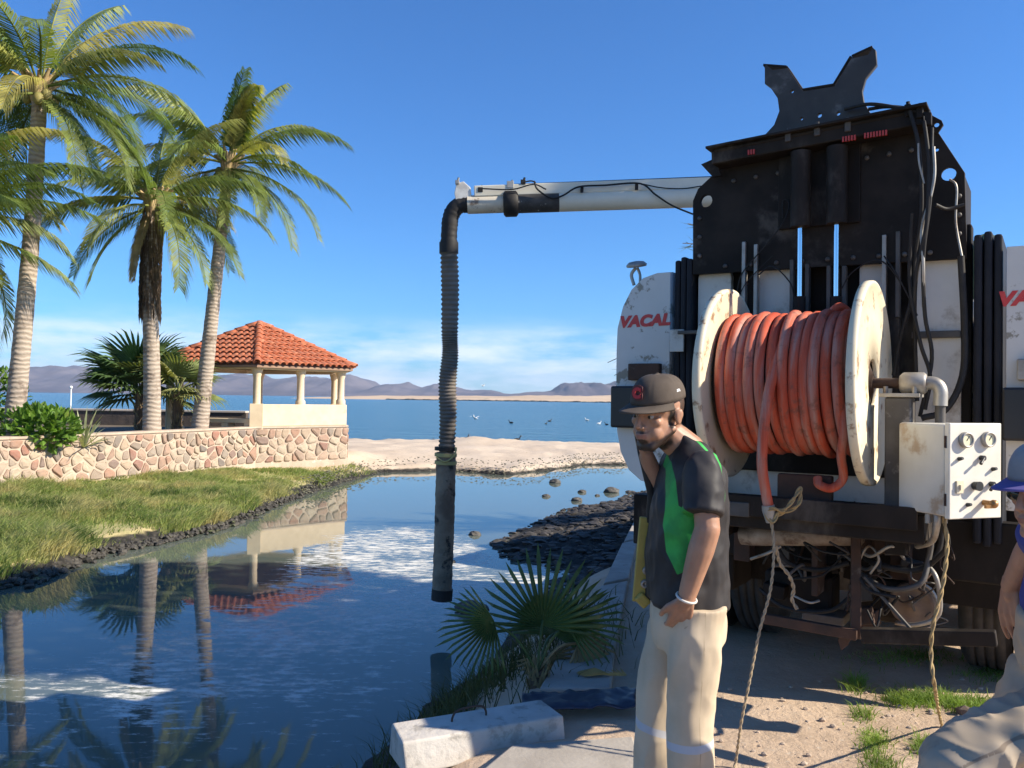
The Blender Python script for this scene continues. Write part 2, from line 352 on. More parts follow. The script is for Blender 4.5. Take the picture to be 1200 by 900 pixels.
def stones(L, H, s):
    pts = []; ry = s * .8; rows = max(2, round(H / ry)); cw = s
    for j in range(rows):
        x = random.uniform(0, cw)
        while x < L: pts.append(V((x + random.uniform(-.24, .24) * cw, (j + .5 + random.uniform(-.34, .34)) * H / rows))); x += cw * random.uniform(.6, 1.6)
    cells = []
    for p in pts:
        poly = [V((max(0.01, p.x - 1), .01)), V((min(L - .01, p.x + 1), .01)), V((min(L - .01, p.x + 1), H - .01)), V((max(.01, p.x - 1), H - .01))]
        for q in pts:
            if q is not p and (q - p).length < s * 3: poly = clip(poly, (p + q) / 2 - (q - p).normalized() * random.uniform(.010, .026), q - p)
            if len(poly) < 3: break
        if len(poly) >= 3: cells.append((p, poly))
    return cells
count = 0
for i in range(4):
    a, b = WP[i], WP[i + 1]; d = (b - a).normalized(); nrm = V((d.y, -d.x)); L = (b - a).length
    H0 = -.22; Hh = W_TOP - .06 - H0
    if i == 3: L = .9
    mx = M(((d.x, nrm.x, 0, 0), (d.y, nrm.y, 0, 0), (0, 0, 1, 0), (0, 0, 0, 1)))
    for p, poly in stones(L, Hh, (.255 if i < 2 else .26)):
        w3 = V((a.x + d.x * p.x, a.y + d.y * p.x, H0 + p.y)); h = random.uniform(.018, .05)
        ring = [q - p for q in poly]
        # knock the corners off
        rr = []
        for k in range(len(ring)):
            A, B, C = ring[k - 1], ring[k], ring[(k + 1) % len(ring)]; rr += [B + (A - B) * .17, B + (C - B) * .17]
        r0 = [(q.x, -.02, q.y) for q in rr]; r1 = [(q.x * .95, h * .7, q.y * .95) for q in rr]; r2 = [(q.x * .7, h + random.uniform(-.006, .01), q.y * .7) for q in rr]; n = len(rr)
        fs = [(k, (k + 1) % n, n + (k + 1) % n, n + k) for k in range(n)] + [(n + k, n + (k + 1) % n, 2 * n + (k + 1) % n, 2 * n + k) for k in range(n)] + [tuple(range(2 * n, 3 * n))]
        fs = [q[::-1] for q in fs]
        so = MB().add(r0 + r1 + r2, fs).build('stone', st.m, wall); so.matrix_local = M.Translation(w3) @ mx; count += 1
print('stones', count)

# ---------------------------------------------------------------- pavilion
stucco = mat('cream_stucco', (.72, .58, .40), .9, c2=(.62, .49, .33), scale=2.5, stain=(.42, .32, .22), sscale=2.2, sth=.57, bump=.25, bscale=40)
pav = thing('pavilion', 'open pavilion with red tiled roof and cream columns above the stone wall', 'pavilion', (HC.x, HC.y, 0))
H3 = lambda r, a: V((math.cos(rad(a)) * r, math.sin(rad(a)) * r))
AN = (-14, -74, -134, 166, 106, 46)
MB().prism([H3(2.9, a) for a in AN], .3, .52).build('floor', stucco, pav)
def colm(p, z0, z1, r=.105):
    m_ = MB().lathe([(r * 1.35, z0), (r * 1.35, z0 + .12), (r, z0 + .16), (r * .96, z1 - .22), (r * 1.15, z1 - .16), (r * 1.5, z1 - .02), (r * 1.5, z1)], 16)
    o = m_.build('column', stucco, pav); o.location = (p.x, p.y, 0)
for a in AN: colm(H3(2.76, a), 1.39 if a in (-14,) else .5, 2.36)
colm((H3(2.76, -14) + H3(2.76, -74)) / 2, 1.36, 2.36)
MB().box((*H3(2.76, -74), .95), (.36, .36, .9), M.Rotation(rad(16), 3, 'Z')).build('column_plinth', stucco, pav, .01)
a, b = H3(2.97, -74), H3(2.97, -14); dd = (b - a).normalized(); nn = V((dd.y, -dd.x))
MB().prism([a + dd * .12, b, b - nn * .3, a + dd * .12 - nn * .3], W_TOP + .004, 1.385).build('parapet', stucco, pav, .02)
c5 = H3(2.97, 46); d2 = (c5 - b).normalized(); n2_ = V((d2.y, -d2.x))
MB().prism([b + d2 * .31, c5, c5 - n2_ * .3, b + d2 * .31 - n2_ * .3], W_TOP + .008, 1.38).build('parapet', stucco, pav, .02)
l_ = H3(2.97, -134); d3 = (a - l_).normalized(); n3 = V((d3.y, -d3.x))
MB().prism([l_ + d3 * .9, a - d3 * .2, a - d3 * .2 - n3 * .45, l_ + d3 * .9 - n3 * .45], .86, .98).build('bench_seat', stucco, pav, .015)
for s_ in (.95, 1.9, 2.6): q = l_ + d3 * s_; MB().prism([q, q + d3 * .18, q + d3 * .18 - n3 * .4, q - n3 * .4], .5, .86).build('bench_leg', stucco, pav)
fas = MB()
for i in range(6):
    A0, B0 = H3(3.0, AN[i]), H3(3.0, AN[(i + 1) % 6]); A1, B1 = H3(2.6, AN[i]), H3(2.6, AN[(i + 1) % 6])
    MB().prism([A0, B0, B1, A1], 2.355, 2.475).build('eave_beam', stucco, pav, .008)
RT, RE, RR = 3.82, 2.49, 3.18
under = MB(); apex = V((0, 0, RT - .05))
for i in range(6):
    A0, B0 = H3(RR - .04, AN[i]), H3(RR - .04, AN[(i + 1) % 6]); under.add([(A0.x, A0.y, RE - .03), (B0.x, B0.y, RE - .03), apex, (A0.x, A0.y, RE - .09), (B0.x, B0.y, RE - .09), apex - V((0, 0, .06))], [(1, 0, 2), (3, 4, 5), (0, 1, 4, 3)])
roof = under.build('roof', mat('roof_board', (.34, .22, .15), .9, c2=(.26, .16, .11), scale=4), pav)
tile_m = NT('roof_tile'); oi = tile_m.node('ObjectInfo').outputs['Random']
tcx = tile_m.ramp(oi, [(0, (.38, .115, .06)), (.3, (.50, .155, .075)), (.6, (.44, .13, .065)), (.85, (.53, .20, .11)), (1, (.33, .10, .06))])
tile_m.set(tile_m.mix(tile_m.rng(tile_m.noise(7, 5), .42, .7), tcx, (.27, .11, .07)), .85, 0, .25); tile_m.bump(tile_m.noise(60, 3), .3, .004)
TW, TL = .205, .40
def tile_mesh():
    n = 6; vs = []; fs = []
    for e, (y, k, dz) in enumerate(((0, 1.0, .018), (TL, .82, 0))):     # lower (wide) end, upper end
        for rr_ in (1, .8):
            for j in range(n + 1): a = math.pi * j / n; vs.append((math.cos(a) * TW * .5 * k * rr_, y, math.sin(a) * TW * .42 * k * rr_ + dz))
    q = n + 1
    for j in range(n):
        fs += [(j, j + 1, 2 * q + j + 1, 2 * q + j), (q + j + 1, q + j, 3 * q + j, 3 * q + j + 1), (j + 1, j, q + j, q + j + 1)]
    fs = [f[::-1] for f in fs]
    m_ = MB().add(vs, fs, True).mesh('tile'); m_.materials.append(tile_m.m); return m_
tme = tile_mesh(); nt = 0; rest = MB()
tv = [v.co.copy() for v in tme.vertices]; tf = [tuple(p.vertices) for p in tme.polygons]
for i in range(6):
    A0, B0 = H3(RR, AN[i]).to_3d(), H3(RR, AN[(i + 1) % 6]).to_3d(); A0.z = B0.z = RE; ap = V((0, 0, RT))
    e = (A0 - B0).normalized(); mid = (A0 + B0) / 2; up = (ap - mid); SL = up.length; up.normalize(); nr = e.cross(up).normalized()
    if nr.z < 0: nr = -nr; e = -e
    rows = 9; ex = SL / rows
    for r_ in range(rows):
        half = (A0 - B0).length / 2 * (1 - r_ / rows) - .04; k = int(half / TW)
        for j in range(-k, k + 1):
            if abs(j) * TW > half: continue
            if i in (0, 1) and random.random() < .012: continue      # a few are missing
            pos = mid + up * (r_ * ex - .05) + e * (j * TW) + nr * (.012 + random.uniform(0, .008))
            mx = M(((e.x, up.x, nr.x, pos.x), (e.y, up.y, nr.y, pos.y), (e.z, up.z, nr.z, pos.z), (0, 0, 0, 1))) @ M.Rotation(random.gauss(0, .025), 4, 'Z') @ M.Rotation(rad(3.5) * -1, 4, 'X')
            if i in (0, 1, 2) or (i == 5 and nt < 290):
                o = link('roof_tile', tme, roof); o.matrix_local = mx; nt += 1
            else: rest.add(tv, tf, True, mx)
    # hip cover
    hd = (ap - A0); HL = hd.length; hd.normalize(); side = hd.cross(V((0, 0, 1))).normalized(); hn = side.cross(hd)
    for r_ in range(9):
        pos = A0 + hd * (HL * r_ / 9 - .05) + hn * .055
        mx = M(((side.x, hd.x, hn.x, pos.x), (side.y, hd.y, hn.y, pos.y), (side.z, hd.z, hn.z, pos.z), (0, 0, 0, 1)))
        o = link('ridge_tile', tme, roof); o.matrix_local = mx
ro = rest.build('roof_tile_field', tile_m.m, roof); ro['kind'] = 'stuff'
MB().lathe([(0, RT + .13), (.07, RT + .12), (.15, RT + .06), (.2, RT - .06)], 10).build('roof_cap', tile_m.m, roof)
print('tiles', nt)

# ---------------------------------------------------------------- garden behind the wall
gp = [WP[0] + V((-.33, 0)), WP[1] + V((-.33, .05)), WP[2] + V((-.3, .1)), WP[3] + V((-.2, .2)), WP[4] + V((-.3, 0)), V((-9, 31.2)), V((-60, 34)), V((-60, 11.3))]
gd = MB().prism(gp, -.6, .5).build('garden_ground', mat('garden_soil', (.14, .105, .07), .95, c2=(.09, .075, .045), scale=1.5, bump=.5, bscale=12, bdist=.03)); gd['kind'] = 'structure'
sea_wall = thing('garden_wall', 'low dark wall with a pale top at the seaward end of the garden', 'wall')
a, b = V((-34, 30.4)), V((-9.4, 29.6)); d = (b - a).normalized(); nrm = V((d.y, -d.x))
MB().prism([a, b, b - nrm * .3, a - nrm * .3], .4, 1.0).build('wall_face', mat('dark_block', (.10, .075, .06), .95, c2=(.06, .05, .045), scale=3, bump=.5, bscale=9, bdist=.03), sea_wall)
MB().prism([a + nrm * .04, b + nrm * .04, b - nrm * .34, a - nrm * .34], 1.0, 1.07).build('coping', mat('pale_coping', (.5, .43, .36), .9), sea_wall, .01)
p = at(83, 466, 60); MB().tube([(p.x, p.y, WZ - .5), (p.x, p.y, 2.0)], .05, 8).ball((p.x, p.y, 2.0), .12, 8, 6).build('marker_post', mat('post_paint', (.75, .74, .7), .6))
tag(bpy.data.objects['marker_post'], 'thin white marker post standing in the sea beyond the garden', 'post')
# ---------------------------------------------------------------- vegetation
def leafmat(name, a, b, yellow=None, trans=.35, rough=.5, pscale=None):
    t = NT(name); oi = t.node('ObjectInfo').outputs['Random']
    src = t.noise(pscale, 4, .6, t.node('NewGeometry').outputs['Position']) if pscale else oi
    c = t.ramp(src, [(0 if not pscale else .3, a), (.7 if not pscale else .58, b)] + ([(1 if not pscale else .72, yellow)] if yellow else []))
    c = t.mix(.5, c, t.mix(t.rng(t.noise(3, 3), .35, .65), (.4, .4, .4), (1.5, 1.5, 1.5)), 'MULTIPLY')
    t.set(c, rough, 0, .3); tr = t.node('BsdfTranslucent'); t.l.new(t.mix(1, c, (1.5, 1.6, .7), 'MULTIPLY'), tr.inputs[0])
    mx = t.node('MixShader'); mx.inputs[0].default_value = trans; t.l.new(t.b.outputs[0], mx.inputs[1]); t.l.new(tr.outputs[0], mx.inputs[2]); t.l.new(mx.outputs[0], t.o.inputs[0]); return t.m
frond_m = leafmat('palm_frond', (.10, .15, .035), (.20, .235, .06), (.44, .37, .11))
dead_m = leafmat('dry_frond', (.24, .17, .09), (.33, .25, .14), None, .2, .8)
fan_m = leafmat('fan_leaf', (.05, .10, .035), (.11, .16, .05), (.20, .21, .07), .25)
fan_dark = leafmat('fan_leaf_dark', (.045, .085, .03), (.08, .125, .04), (.22, .19, .07), .2, .5, 5)
bark = NT('palm_bark'); gp_ = bark.tc(); wv = bark.node('TexWave', wave_type='BANDS', bands_direction='Z'); wv.inputs['Scale'].default_value = 3.1; wv.inputs['Distortion'].default_value = 5.5; wv.inputs['Detail'].default_value = 3
bark.l.new(gp_, wv.inputs[0]); bc = bark.mix(bark.rng(wv.outputs[1], .1, .8), (.32, .26, .205), (.42, .35, .285)); bc = bark.mix(bark.rng(bark.noise(2.2, 5, .65), .5, .68), bc, (.16, .12, .095))
bark.set(bc, .95, 0, .1); bark.bump(wv.outputs[1], .5, .025)
fibre = mat('palm_fibre', (.17, .11, .065), .95, c2=(.09, .06, .04), scale=20, bump=.8, bscale=40, bdist=.02, stretch=(1, 1, .2))

def frond_mesh(az, elev, droop, L, leaf, rnd, side_hang=.7, n=70, wind=0):
    ca, sa = math.cos(rad(az)), math.sin(rad(az)); m_ = MB(); pts = []; tans = []; p = V((0, 0, 0)); N = 22
    bend = rnd.uniform(-.35, .35)
    for i in range(N + 1):
        s = i / N; ph = rad(elev - droop * s ** 1.25); a2 = bend * s * s
        d = V((math.cos(ph) * math.cos(a2), math.cos(ph) * math.sin(a2), math.sin(ph))); tans.append(d); pts.append(p.copy()); p = p + d * (L / N)
    m_.tube(pts, [.032 * (1 - .85 * i / N) for i in range(N + 1)], 5)
    for sd in (-1, 1):
        for k in range(n):
            s = .14 + .86 * (k + rnd.random() * .6) / n; i = min(N - 1, int(s * N)); fr = s * N - i; b = pts[i].lerp(pts[min(N, i + 1)], fr); t_ = tans[i]
            lat = t_.cross(V((0, 0, 1))); lat = lat.normalized() if lat.length > .05 else V((0, 1, 0)); lat *= -sd
            l = leaf * (math.sin(math.pi * min(.99, .16 + .74 * s)) ** .5) * rnd.uniform(.72, 1.12) * (1 - .18 * s)
            sweep = .35 + .75 * s; upv = lat.cross(t_) * sd
            d1 = (lat * (1 - .25 * s) + t_ * sweep + upv * .22 * (1 - s) + V((wind * .25, 0, 0))).normalized()
            d2 = (d1 * .55 + V((wind * .35, 0, -side_hang - rnd.random() * .4)) + t_ * .2).normalized()
            w = .0145 + .007 * rnd.random(); wv_ = t_ * w
            q = b + d1 * l * .45; e = q + d2 * l * .55
            m_.add([b - wv_ * .6, b + wv_ * .6, q + wv_, q - wv_, e], [(0, 1, 2, 3), (3, 2, 4)])
    mx = M.Rotation(rad(az), 4, 'Z'); m_.v = [tuple(mx @ V(q)) for q in m_.v]
    return m_
def palm(label, base, path, r0, r1, fr, seed, nuts=0, skirt=0, wind=0, leaf=.88):
    rnd = random.Random(seed); root = thing('palm_tree', label, 'palm tree', base, 0, 'coconut palms in the garden')
    P = catmull([V(q) - V(base) for q in path], 14); n = len(P)
    tr = MB(); R = [r0 + (r1 - r0) * (i / (n - 1)) ** .6 + (.05 if i == 0 else 0) + .008 * (i % 2) for i in range(n)]
    tr.tube(P, R, 14).build('trunk', bark.m, root); c = P[-1]
    hk = MB()
    for k in range(16):
        a = k * 2.4; e = rnd.uniform(.5, 1.25); d = V((math.cos(a) * math.cos(e), math.sin(a) * math.cos(e), math.sin(e))); hk.tube([c - V((0, 0, .25)) + d * .08, c + d * .22, c + d * rnd.uniform(.42, .62)], [.10, .065, .03], 6)
    hk.build('leaf_bases', mat('leaf_base', (.42, .30, .15), .8, c2=(.26, .19, .08), scale=9), root)
    if skirt:
        sk = MB(); 
        for k in range(520):
            a = rnd.uniform(0, 6.28); z = -rnd.random() ** .8 * skirt; i = 0
            rr = r1 * 1.1 + .03; b = c + V((math.cos(a) * rr, math.sin(a) * rr, z)); 
            tt = (z / (c.z)) ; off = (P[max(0, int(n - 1 + tt * (n - 1)))] - c); b += V((off.x, off.y, 0)); o_ = V((math.cos(a), math.sin(a), 0)); s_ = V((-o_.y, o_.x, 0)) * .02; l = rnd.uniform(.25, .6)
            sk.add([b - s_, b + s_, b + o_ * .06 + s_ * .5 - V((0, 0, l * .6)), b + o_ * .03 - V((0, 0, l))], [(0, 1, 2), (0, 2, 3)])
        sk.build('fibre_skirt', fibre, root)
    for k in range(nuts):
        a = k * 1.9 + seed; MB().ball(c + V((math.cos(a) * .26, math.sin(a) * .26, -.12 - .1 * (k % 2))), (.11, .11, .14), 10, 8).build('coconut', mat('coconut_husk', (.30, .24, .08), .7, c2=(.2, .19, .06), scale=5), root)
    fr = list(fr) + [(rnd.uniform(0, 360), rnd.uniform(-25, 75), rnd.uniform(60, 90), rnd.uniform(2.4, 3.0)) for _ in range(7)]
    for k, q in enumerate(fr):
        az, el, dr, L = q[:4]; m_ = frond_mesh(az, el, dr, L, leaf if len(q) < 5 else .34, rnd, wind=wind, side_hang=1.0 if len(q) < 5 else .9)
        o = m_.build('frond', dead_m if len(q) > 4 else frond_m, root); o.location = c + V((math.cos(rad(az)) * .08, math.sin(rad(az)) * .08, -.05 if el < 0 else .1))
    return root
rn = random.Random(5)
def rand_fr(n, L, lo=-45, hi=85):
    out = []
    for k in range(n):
        e = hi + (lo - hi) * ((k + .5) / n); out.append((k * 137.5 + rn.uniform(-15, 15), e, rn.uniform(60, 95) * (1 if e > 0 else .62), L * rn.uniform(.85, 1.05)))
    return out
zg = .48
def ph(px, py, y): return at(px, py, y)
b3 = ph(233, 500, 21.6); b3.z = zg; c3 = ph(268, 196, 21.6)
palm('slender leaning coconut palm closest to the pavilion roof', b3, [b3, ph(243, 420, 21.6), ph(256, 300, 21.6), c3], .23, .13,
     [(5, 48, 85, 3.3), (8, 8, 60, 3.2), (350, -8, 70, 3.3), (340, -22, 60, 3.1), (20, 62, 95, 2.9), (95, 84, 40, 2.7), (40, 80, 45, 2.8), (300, 75, 60, 2.6), (185, 30, 85, 3.2), (175, -5, 60, 3.0), (200, 55, 90, 3.0), (190, -35, 40, 2.6), (260, 20, 80, 2.8), (290, -20, 60, 2.6), (80, 20, 80, 2.8), (110, 40, 90, 2.8), (130, 0, 70, 2.8), (240, 50, 90, 2.8), (215, 5, 75, 3.0), (320, 25, 85, 2.9)], 3, 3, wind=1.1)
b2 = ph(178, 504, 19.8); b2.z = zg; c2_ = ph(180, 240, 19.8)
palm('coconut palm with shaggy brown upper trunk, the middle one of the three', b2, [b2, ph(178, 440, 19.8), ph(176, 330, 19.8), c2_], .22, .15,
     [(10, 15, 75, 3.0), (350, -10, 65, 2.9), (335, -25, 60, 2.6), (30, 45, 95, 2.9), (180, 10, 65, 2.9), (170, -15, 55, 2.7), (200, 40, 85, 2.9), (85, 85, 35, 2.7), (160, 72, 45, 2.8), (350, 70, 60, 2.8), (210, -40, 40, 2.3), (275, 35, 90, 2.5), (255, -5, 70, 2.5), (300, 10, 75, 2.6), (100, 25, 80, 2.6), (60, 10, 70, 2.7), (130, 45, 85, 2.7), (225, 60, 80, 2.7), (250, -68, 18, 1.9, 1), (195, -72, 14, 1.8, 1), (160, -60, 25, 1.7, 1)], 8, 0, skirt=2.4, wind=1.1)
b1 = ph(14, 516, 17.4); b1.z = zg; c1 = ph(47, 108, 17.4)
palm('tallest coconut palm at the left edge with pale ringed trunk', b1, [b1, ph(24, 420, 17.4), ph(38, 260, 17.4), c1], .22, .14,
     [(0, 42, 85, 3.6), (10, 25, 80, 3.4), (345, 5, 95, 3.2), (352, -12, 80, 2.9), (20, 65, 80, 3.4), (90, 84, 40, 3.0), (60, 75, 45, 3.0), (180, 35, 85, 3.3), (190, 5, 70, 3.1), (170, -20, 50, 3.0), (330, -30, 65, 2.5), (270, 55, 75, 2.8), (300, 40, 85, 3.0), (255, 30, 80, 2.8), (215, 50, 85, 3.0), (110, 40, 80, 3.0), (45, 30, 85, 3.0), (135, 10, 75, 2.9), (75, 15, 70, 2.9), (285, 0, 70, 2.5), (350, -35, 50, 2.3), (25, -10, 75, 2.9), (180, 68, 60, 2.9)], 12, 5, wind=1.2)
b0 = ph(-95, 522, 16.2); b0.z = zg; c0 = ph(-70, 262, 16.2)
palm('coconut palm outside the left edge, only its low fronds reaching in', b0, [b0, ph(-85, 400, 16.2), c0], .21, .15,
     [(2, 38, 75, 3.2), (355, 22, 50, 3.1), (8, 52, 70, 3.1), (340, 48, 80, 3.0)] + rand_fr(12, 2.9), 21, 3, wind=1.0)

def fan_leaf(R, n=22, spread=250, split=.5, droop=.24, rnd=random, w=1.0):
    m_ = MB(); hub = V((0, 0, 0)); sp = rad(spread)
    for i in range(n):
        a0 = -sp / 2 + sp * i / n; a1 = -sp / 2 + sp * (i + 1) / n; am = (a0 + a1) / 2; r = R * rnd.uniform(.88, 1.05) * (1 - .22 * abs(am) / (sp / 2)); r1 = r * split
        da = (a1 - a0) / 2 * w
        L = V((math.cos(am - da) * r1, math.sin(am - da) * r1, -droop * r1 * .2)); Rr = V((math.cos(am + da) * r1, math.sin(am + da) * r1, -droop * r1 * .2)); Mi = V((math.cos(am) * r1, math.sin(am) * r1, .035 * R - droop * r1 * .2))
        k2 = .82; L2 = V((math.cos(am - da * .38) * r * k2, math.sin(am - da * .38) * r * k2, -droop * r * .5)); R2 = V((math.cos(am + da * .38) * r * k2, math.sin(am + da * .38) * r * k2, -droop * r * .5))
        T = V((math.cos(am) * r, math.sin(am) * r, -droop * r * rnd.uniform(.8, 1.5)))
        m_.add([hub, L, Mi, Rr, L2, R2, T], [(0, 1, 2), (0, 2, 3), (1, 4, 2), (2, 4, 5), (2, 5, 3), (4, 6, 5)])
    return m_
def fan_palm(label, base, leaves, m, stem=None, seed=1, petiole=.018, group=None):
    rnd = random.Random(seed); root = thing('fan_palm', label, 'palm', base, 0, group)
    if stem: MB().tube([(0, 0, -.15), (0, 0, stem[0])], [stem[1] * 1.15, stem[1]], 12).build('trunk', fibre, root)
    s0 = V((0, 0, stem[0] if stem else 0))
    if stem:
        bt_ = MB()
        for k in range(60):
            a = rnd.uniform(0, 6.28); z = rnd.uniform(-.1, 1) * stem[0]; o_ = V((math.cos(a), math.sin(a), 0)); s_ = V((-o_.y, o_.x, 0)) * stem[1] * .35; b_ = o_ * stem[1] * .9 + V((0, 0, z)); l = stem[1] * rnd.uniform(.8, 2.2)
            bt_.add([b_ - s_, b_ + s_, b_ + o_ * l * .45 + V((0, 0, l)), b_ + o_ * stem[1] * .3 + V((0, 0, l * .3))], [(0, 1, 3), (1, 2, 3), (0, 3, 2)])
        bt_.build('leaf_bases', dead_m, root)
    for q in leaves:
        hub, outd, R = V(q[0]), V(q[1]).normalized(), q[2]; kw = q[3] if len(q) > 3 else {}; mm = kw.pop('m', m)
        nrm = V(kw.pop('n', (0, -.5, .85))); y = nrm.cross(outd).normalized(); z = outd.cross(y)
        mx = M(((outd.x, y.x, z.x, hub.x), (outd.y, y.y, z.y, hub.y), (outd.z, y.z, z.z, hub.z), (0, 0, 0, 1)))
        o = fan_leaf(R, rnd=rnd, **kw).build('leaf', mm, root); o.matrix_local = mx
        mid = (s0 + hub) / 2 + V((0, 0, .12 * (hub - s0).length)); MB().tube(catmull([s0, mid, hub + outd * R * .06], 5), petiole, 6).build('petiole', mm, o).matrix_local = mx.inverted()
    return root
def ring_leaves(n, rad_, R, seed, z=(.2, .9)):
    r_ = random.Random(seed); out = []
    for k in range(n):
        a = k * 2.4; e = r_.uniform(-.25, 1.2); d = V((math.cos(a) * math.cos(e), math.sin(a) * math.cos(e), math.sin(e))); out.append((d * rad_ * r_.uniform(.8, 1.1) + V((0, 0, z[0])), d, R * r_.uniform(.8, 1.1), dict(n=(d.x * -.5, d.y * -.5 - .2, 1), spread=200, droop=.25)))
    return out
p = ph(165, 478, 22.6); p.z = zg
fan_palm('bushy green fan palm behind the middle coconut palm trunk', p, ring_leaves(30, .85, 1.15, 4, (1.15, 1)), fan_m, (1.15, .14), 2)
p = ph(208, 478, 22.0); p.z = zg
fan_palm('lighter yellow-green fan palm between two coconut trunks', p, ring_leaves(14, .6, .9, 9, (1.2, 1)), leafmat('fan_leaf_pale', (.13, .17, .05), (.2, .22, .08), (.25, .25, .1), .3), (1.15, .12), 3)
p = ph(98, 505, 17.6); p.z = zg; spk = thing('yucca', 'pale spiky plant with long upright leaves behind the stone wall', 'plant', p); rr = random.Random(4)
for k in range(34):
    a = rr.uniform(0, 6.28); e = rr.uniform(.25, 1.35); d = V((math.cos(a) * math.cos(e), math.sin(a) * math.cos(e), math.sin(e))); s_ = d.cross(V((0, 0, 1))).normalized() * .022; l = rr.uniform(.7, 1.15); q = d * l * .6; tip = d * l + V((0, 0, -.12 * l))
    MB().add([-s_, s_, q + s_, q - s_, tip], [(0, 1, 2, 3), (3, 2, 4)]).build('leaf', leafmat('yucca_leaf', (.22, .26, .14), (.34, .36, .2), None, .2) if k == 0 else bpy.data.materials['yucca_leaf'], spk)

def bush(name, label, base, cr, n, ls, m, seed, cat='bush', z0=.4, up=.3):
    r_ = random.Random(seed); root = thing(name, label, cat, base); st_ = MB(); lf = MB()
    for k in range(14):
        d = V((r_.gauss(0, .6) * cr[0], r_.gauss(0, .6) * cr[1], z0 + r_.random() * cr[2] * 1.3)); st_.tube([(0, 0, -.1), d * .5 + V((0, 0, .1)), d], [.022, .014, .006], 5)
    for k in range(n):
        while True:
            q = V((r_.uniform(-1, 1), r_.uniform(-1, 1), r_.uniform(-1, 1)))
            if .35 < q.length < 1 and noise.noise(q * 2.3 + V((seed, 0, 0))) > -.18: break
        c = V((q.x * cr[0], q.y * cr[1], z0 + cr[2] + q.z * cr[2])); d = (q + V((r_.gauss(0, .5), r_.gauss(0, .5), r_.gauss(0, .5) + up))).normalized(); s_ = d.cross(V((r_.gauss(0, .4), r_.gauss(0, .4), 1))).normalized() * ls * .34
        u = d.cross(s_).normalized() * ls * .08
        lf.add([c, c + d * ls * .5 + s_ + u, c + d * ls - u * 1.5, c + d * ls * .5 - s_ + u], [(0, 1, 2), (0, 2, 3)])
    st_.build('stem', fibre, root); lf.build('foliage', m, root); return root
shrub_m = leafmat('shrub_leaf', (.07, .15, .025), (.14, .24, .04), (.24, .30, .07), .35, .45, 5)
p = ph(46, 512, 16.9); p.z = zg; bush('leafy_shrub', 'broad-leaved green shrub behind the wall beside the tall palm', p, (.75, .5, .42), 650, .19, shrub_m, 3, z0=.0)
p = ph(-14, 512, 17.9); p.z = zg; bush('leafy_shrub', 'taller bright green bush cut by the left edge of the picture', p, (.75, .7, .85), 900, .14, shrub_m, 6, z0=.0)

# grass on the far bank: mown nowhere, soft tufts bending with the wind
def grass_mesh(name, P, H, m, width=.012, lean=.5, seed=1, wind=(.3, .1)):
    r_ = np.random.default_rng(seed); n = len(P); a = r_.uniform(0, 6.283, n); h = H * r_.uniform(.55, 1.15, n); ln = h * r_.uniform(.15, lean * 1.6, n)
    dx, dy = np.cos(a) * ln + wind[0] * h, np.sin(a) * ln + wind[1] * h; b = r_.uniform(0, 3.1416, n); wx, wy = np.cos(b) * width, np.sin(b) * width * .5
    z = P[:, 2] - .02
    v = np.stack([np.stack([P[:, 0] - wx, P[:, 1] - wy, z], 1), np.stack([P[:, 0] + wx, P[:, 1] + wy, z], 1),
                  np.stack([P[:, 0] + dx * .35 + wx * .7, P[:, 1] + dy * .35 + wy * .7, z + h * .62], 1), np.stack([P[:, 0] + dx * .35 - wx * .7, P[:, 1] + dy * .35 - wy * .7, z + h * .62], 1),
                  np.stack([P[:, 0] + dx, P[:, 1] + dy, z + h * .95], 1)], 1).reshape(-1, 3)
    k = np.arange(n) * 5
    f = np.stack([k, k + 1, k + 2, k, k + 2, k + 3, k + 3, k + 2, k + 4], 1).ravel()
    me = np_mesh(name, v, f, 3); me.materials.append(m); o = link(name, me); o['kind'] = 'stuff'; return o
gr = np.random.default_rng(3); N = 330000
X = gr.uniform(-11.5, -2.2, N); Y = gr.uniform(8, 25, N); Zg, Dg, Fg, Rg = ground_z(X, Y, False)
wx = np.interp(Y, [q.y for q in WP[:4]], [q.x for q in WP[:4]]) + .12
tuft = np.array([noise.fractal((x * .75, y * .75, 7), 1, 2, 3) for x, y in zip(X, Y)])
keep = (X > wx) & (Dg > .10) & (gr.random(N) < np.clip((.62 + tuft * 1.1) * (1 - sst(17.5, 23, Y + .25 * X) * .75), .05, 1)) & (Rg < .3)
X, Y, Zg, tuft, Dg, Fg = X[keep], Y[keep], Zg[keep], tuft[keep], Dg[keep], Fg[keep]; print('blades', len(X))
t = NT('bank_grass'); pos = t.node('NewGeometry').outputs['Position']
gc = t.ramp(t.noise(.75, 5, .62, pos), [(.28, (.13, .21, .05)), (.42, (.25, .33, .08)), (.52, (.34, .40, .12)), (.62, (.55, .48, .21)), (.74, (.24, .33, .08))])
gc = t.mix(t.rng(t.noise(.9, 4, .6, pos), .53, .62), gc, (.09, .16, .035))
gc = t.mix(t.rng(t.noise(11, 3, .5, pos), .45, .7), gc, (.5, .48, .2)); t.set(gc, .7, 0, .2)
tr = t.node('BsdfTranslucent'); t.l.new(gc, tr.inputs[0]); ms = t.node('MixShader'); ms.inputs[0].default_value = .5; t.l.new(t.b.outputs[0], ms.inputs[1]); t.l.new(tr.outputs[0], ms.inputs[2]); t.l.new(ms.outputs[0], t.o.inputs[0])
g_ = grass_mesh('bank_grass', np.stack([X, Y, Zg], 1), (.12 + .34 * np.clip(tuft + .2, 0, 1)) * (1 - .45 * sst(14, 22, Y)), t.m, .011, .6, 2, (.35, .05))
tag(g_, 'soft green and straw-coloured grass covering the bank below the stone wall', 'grass')
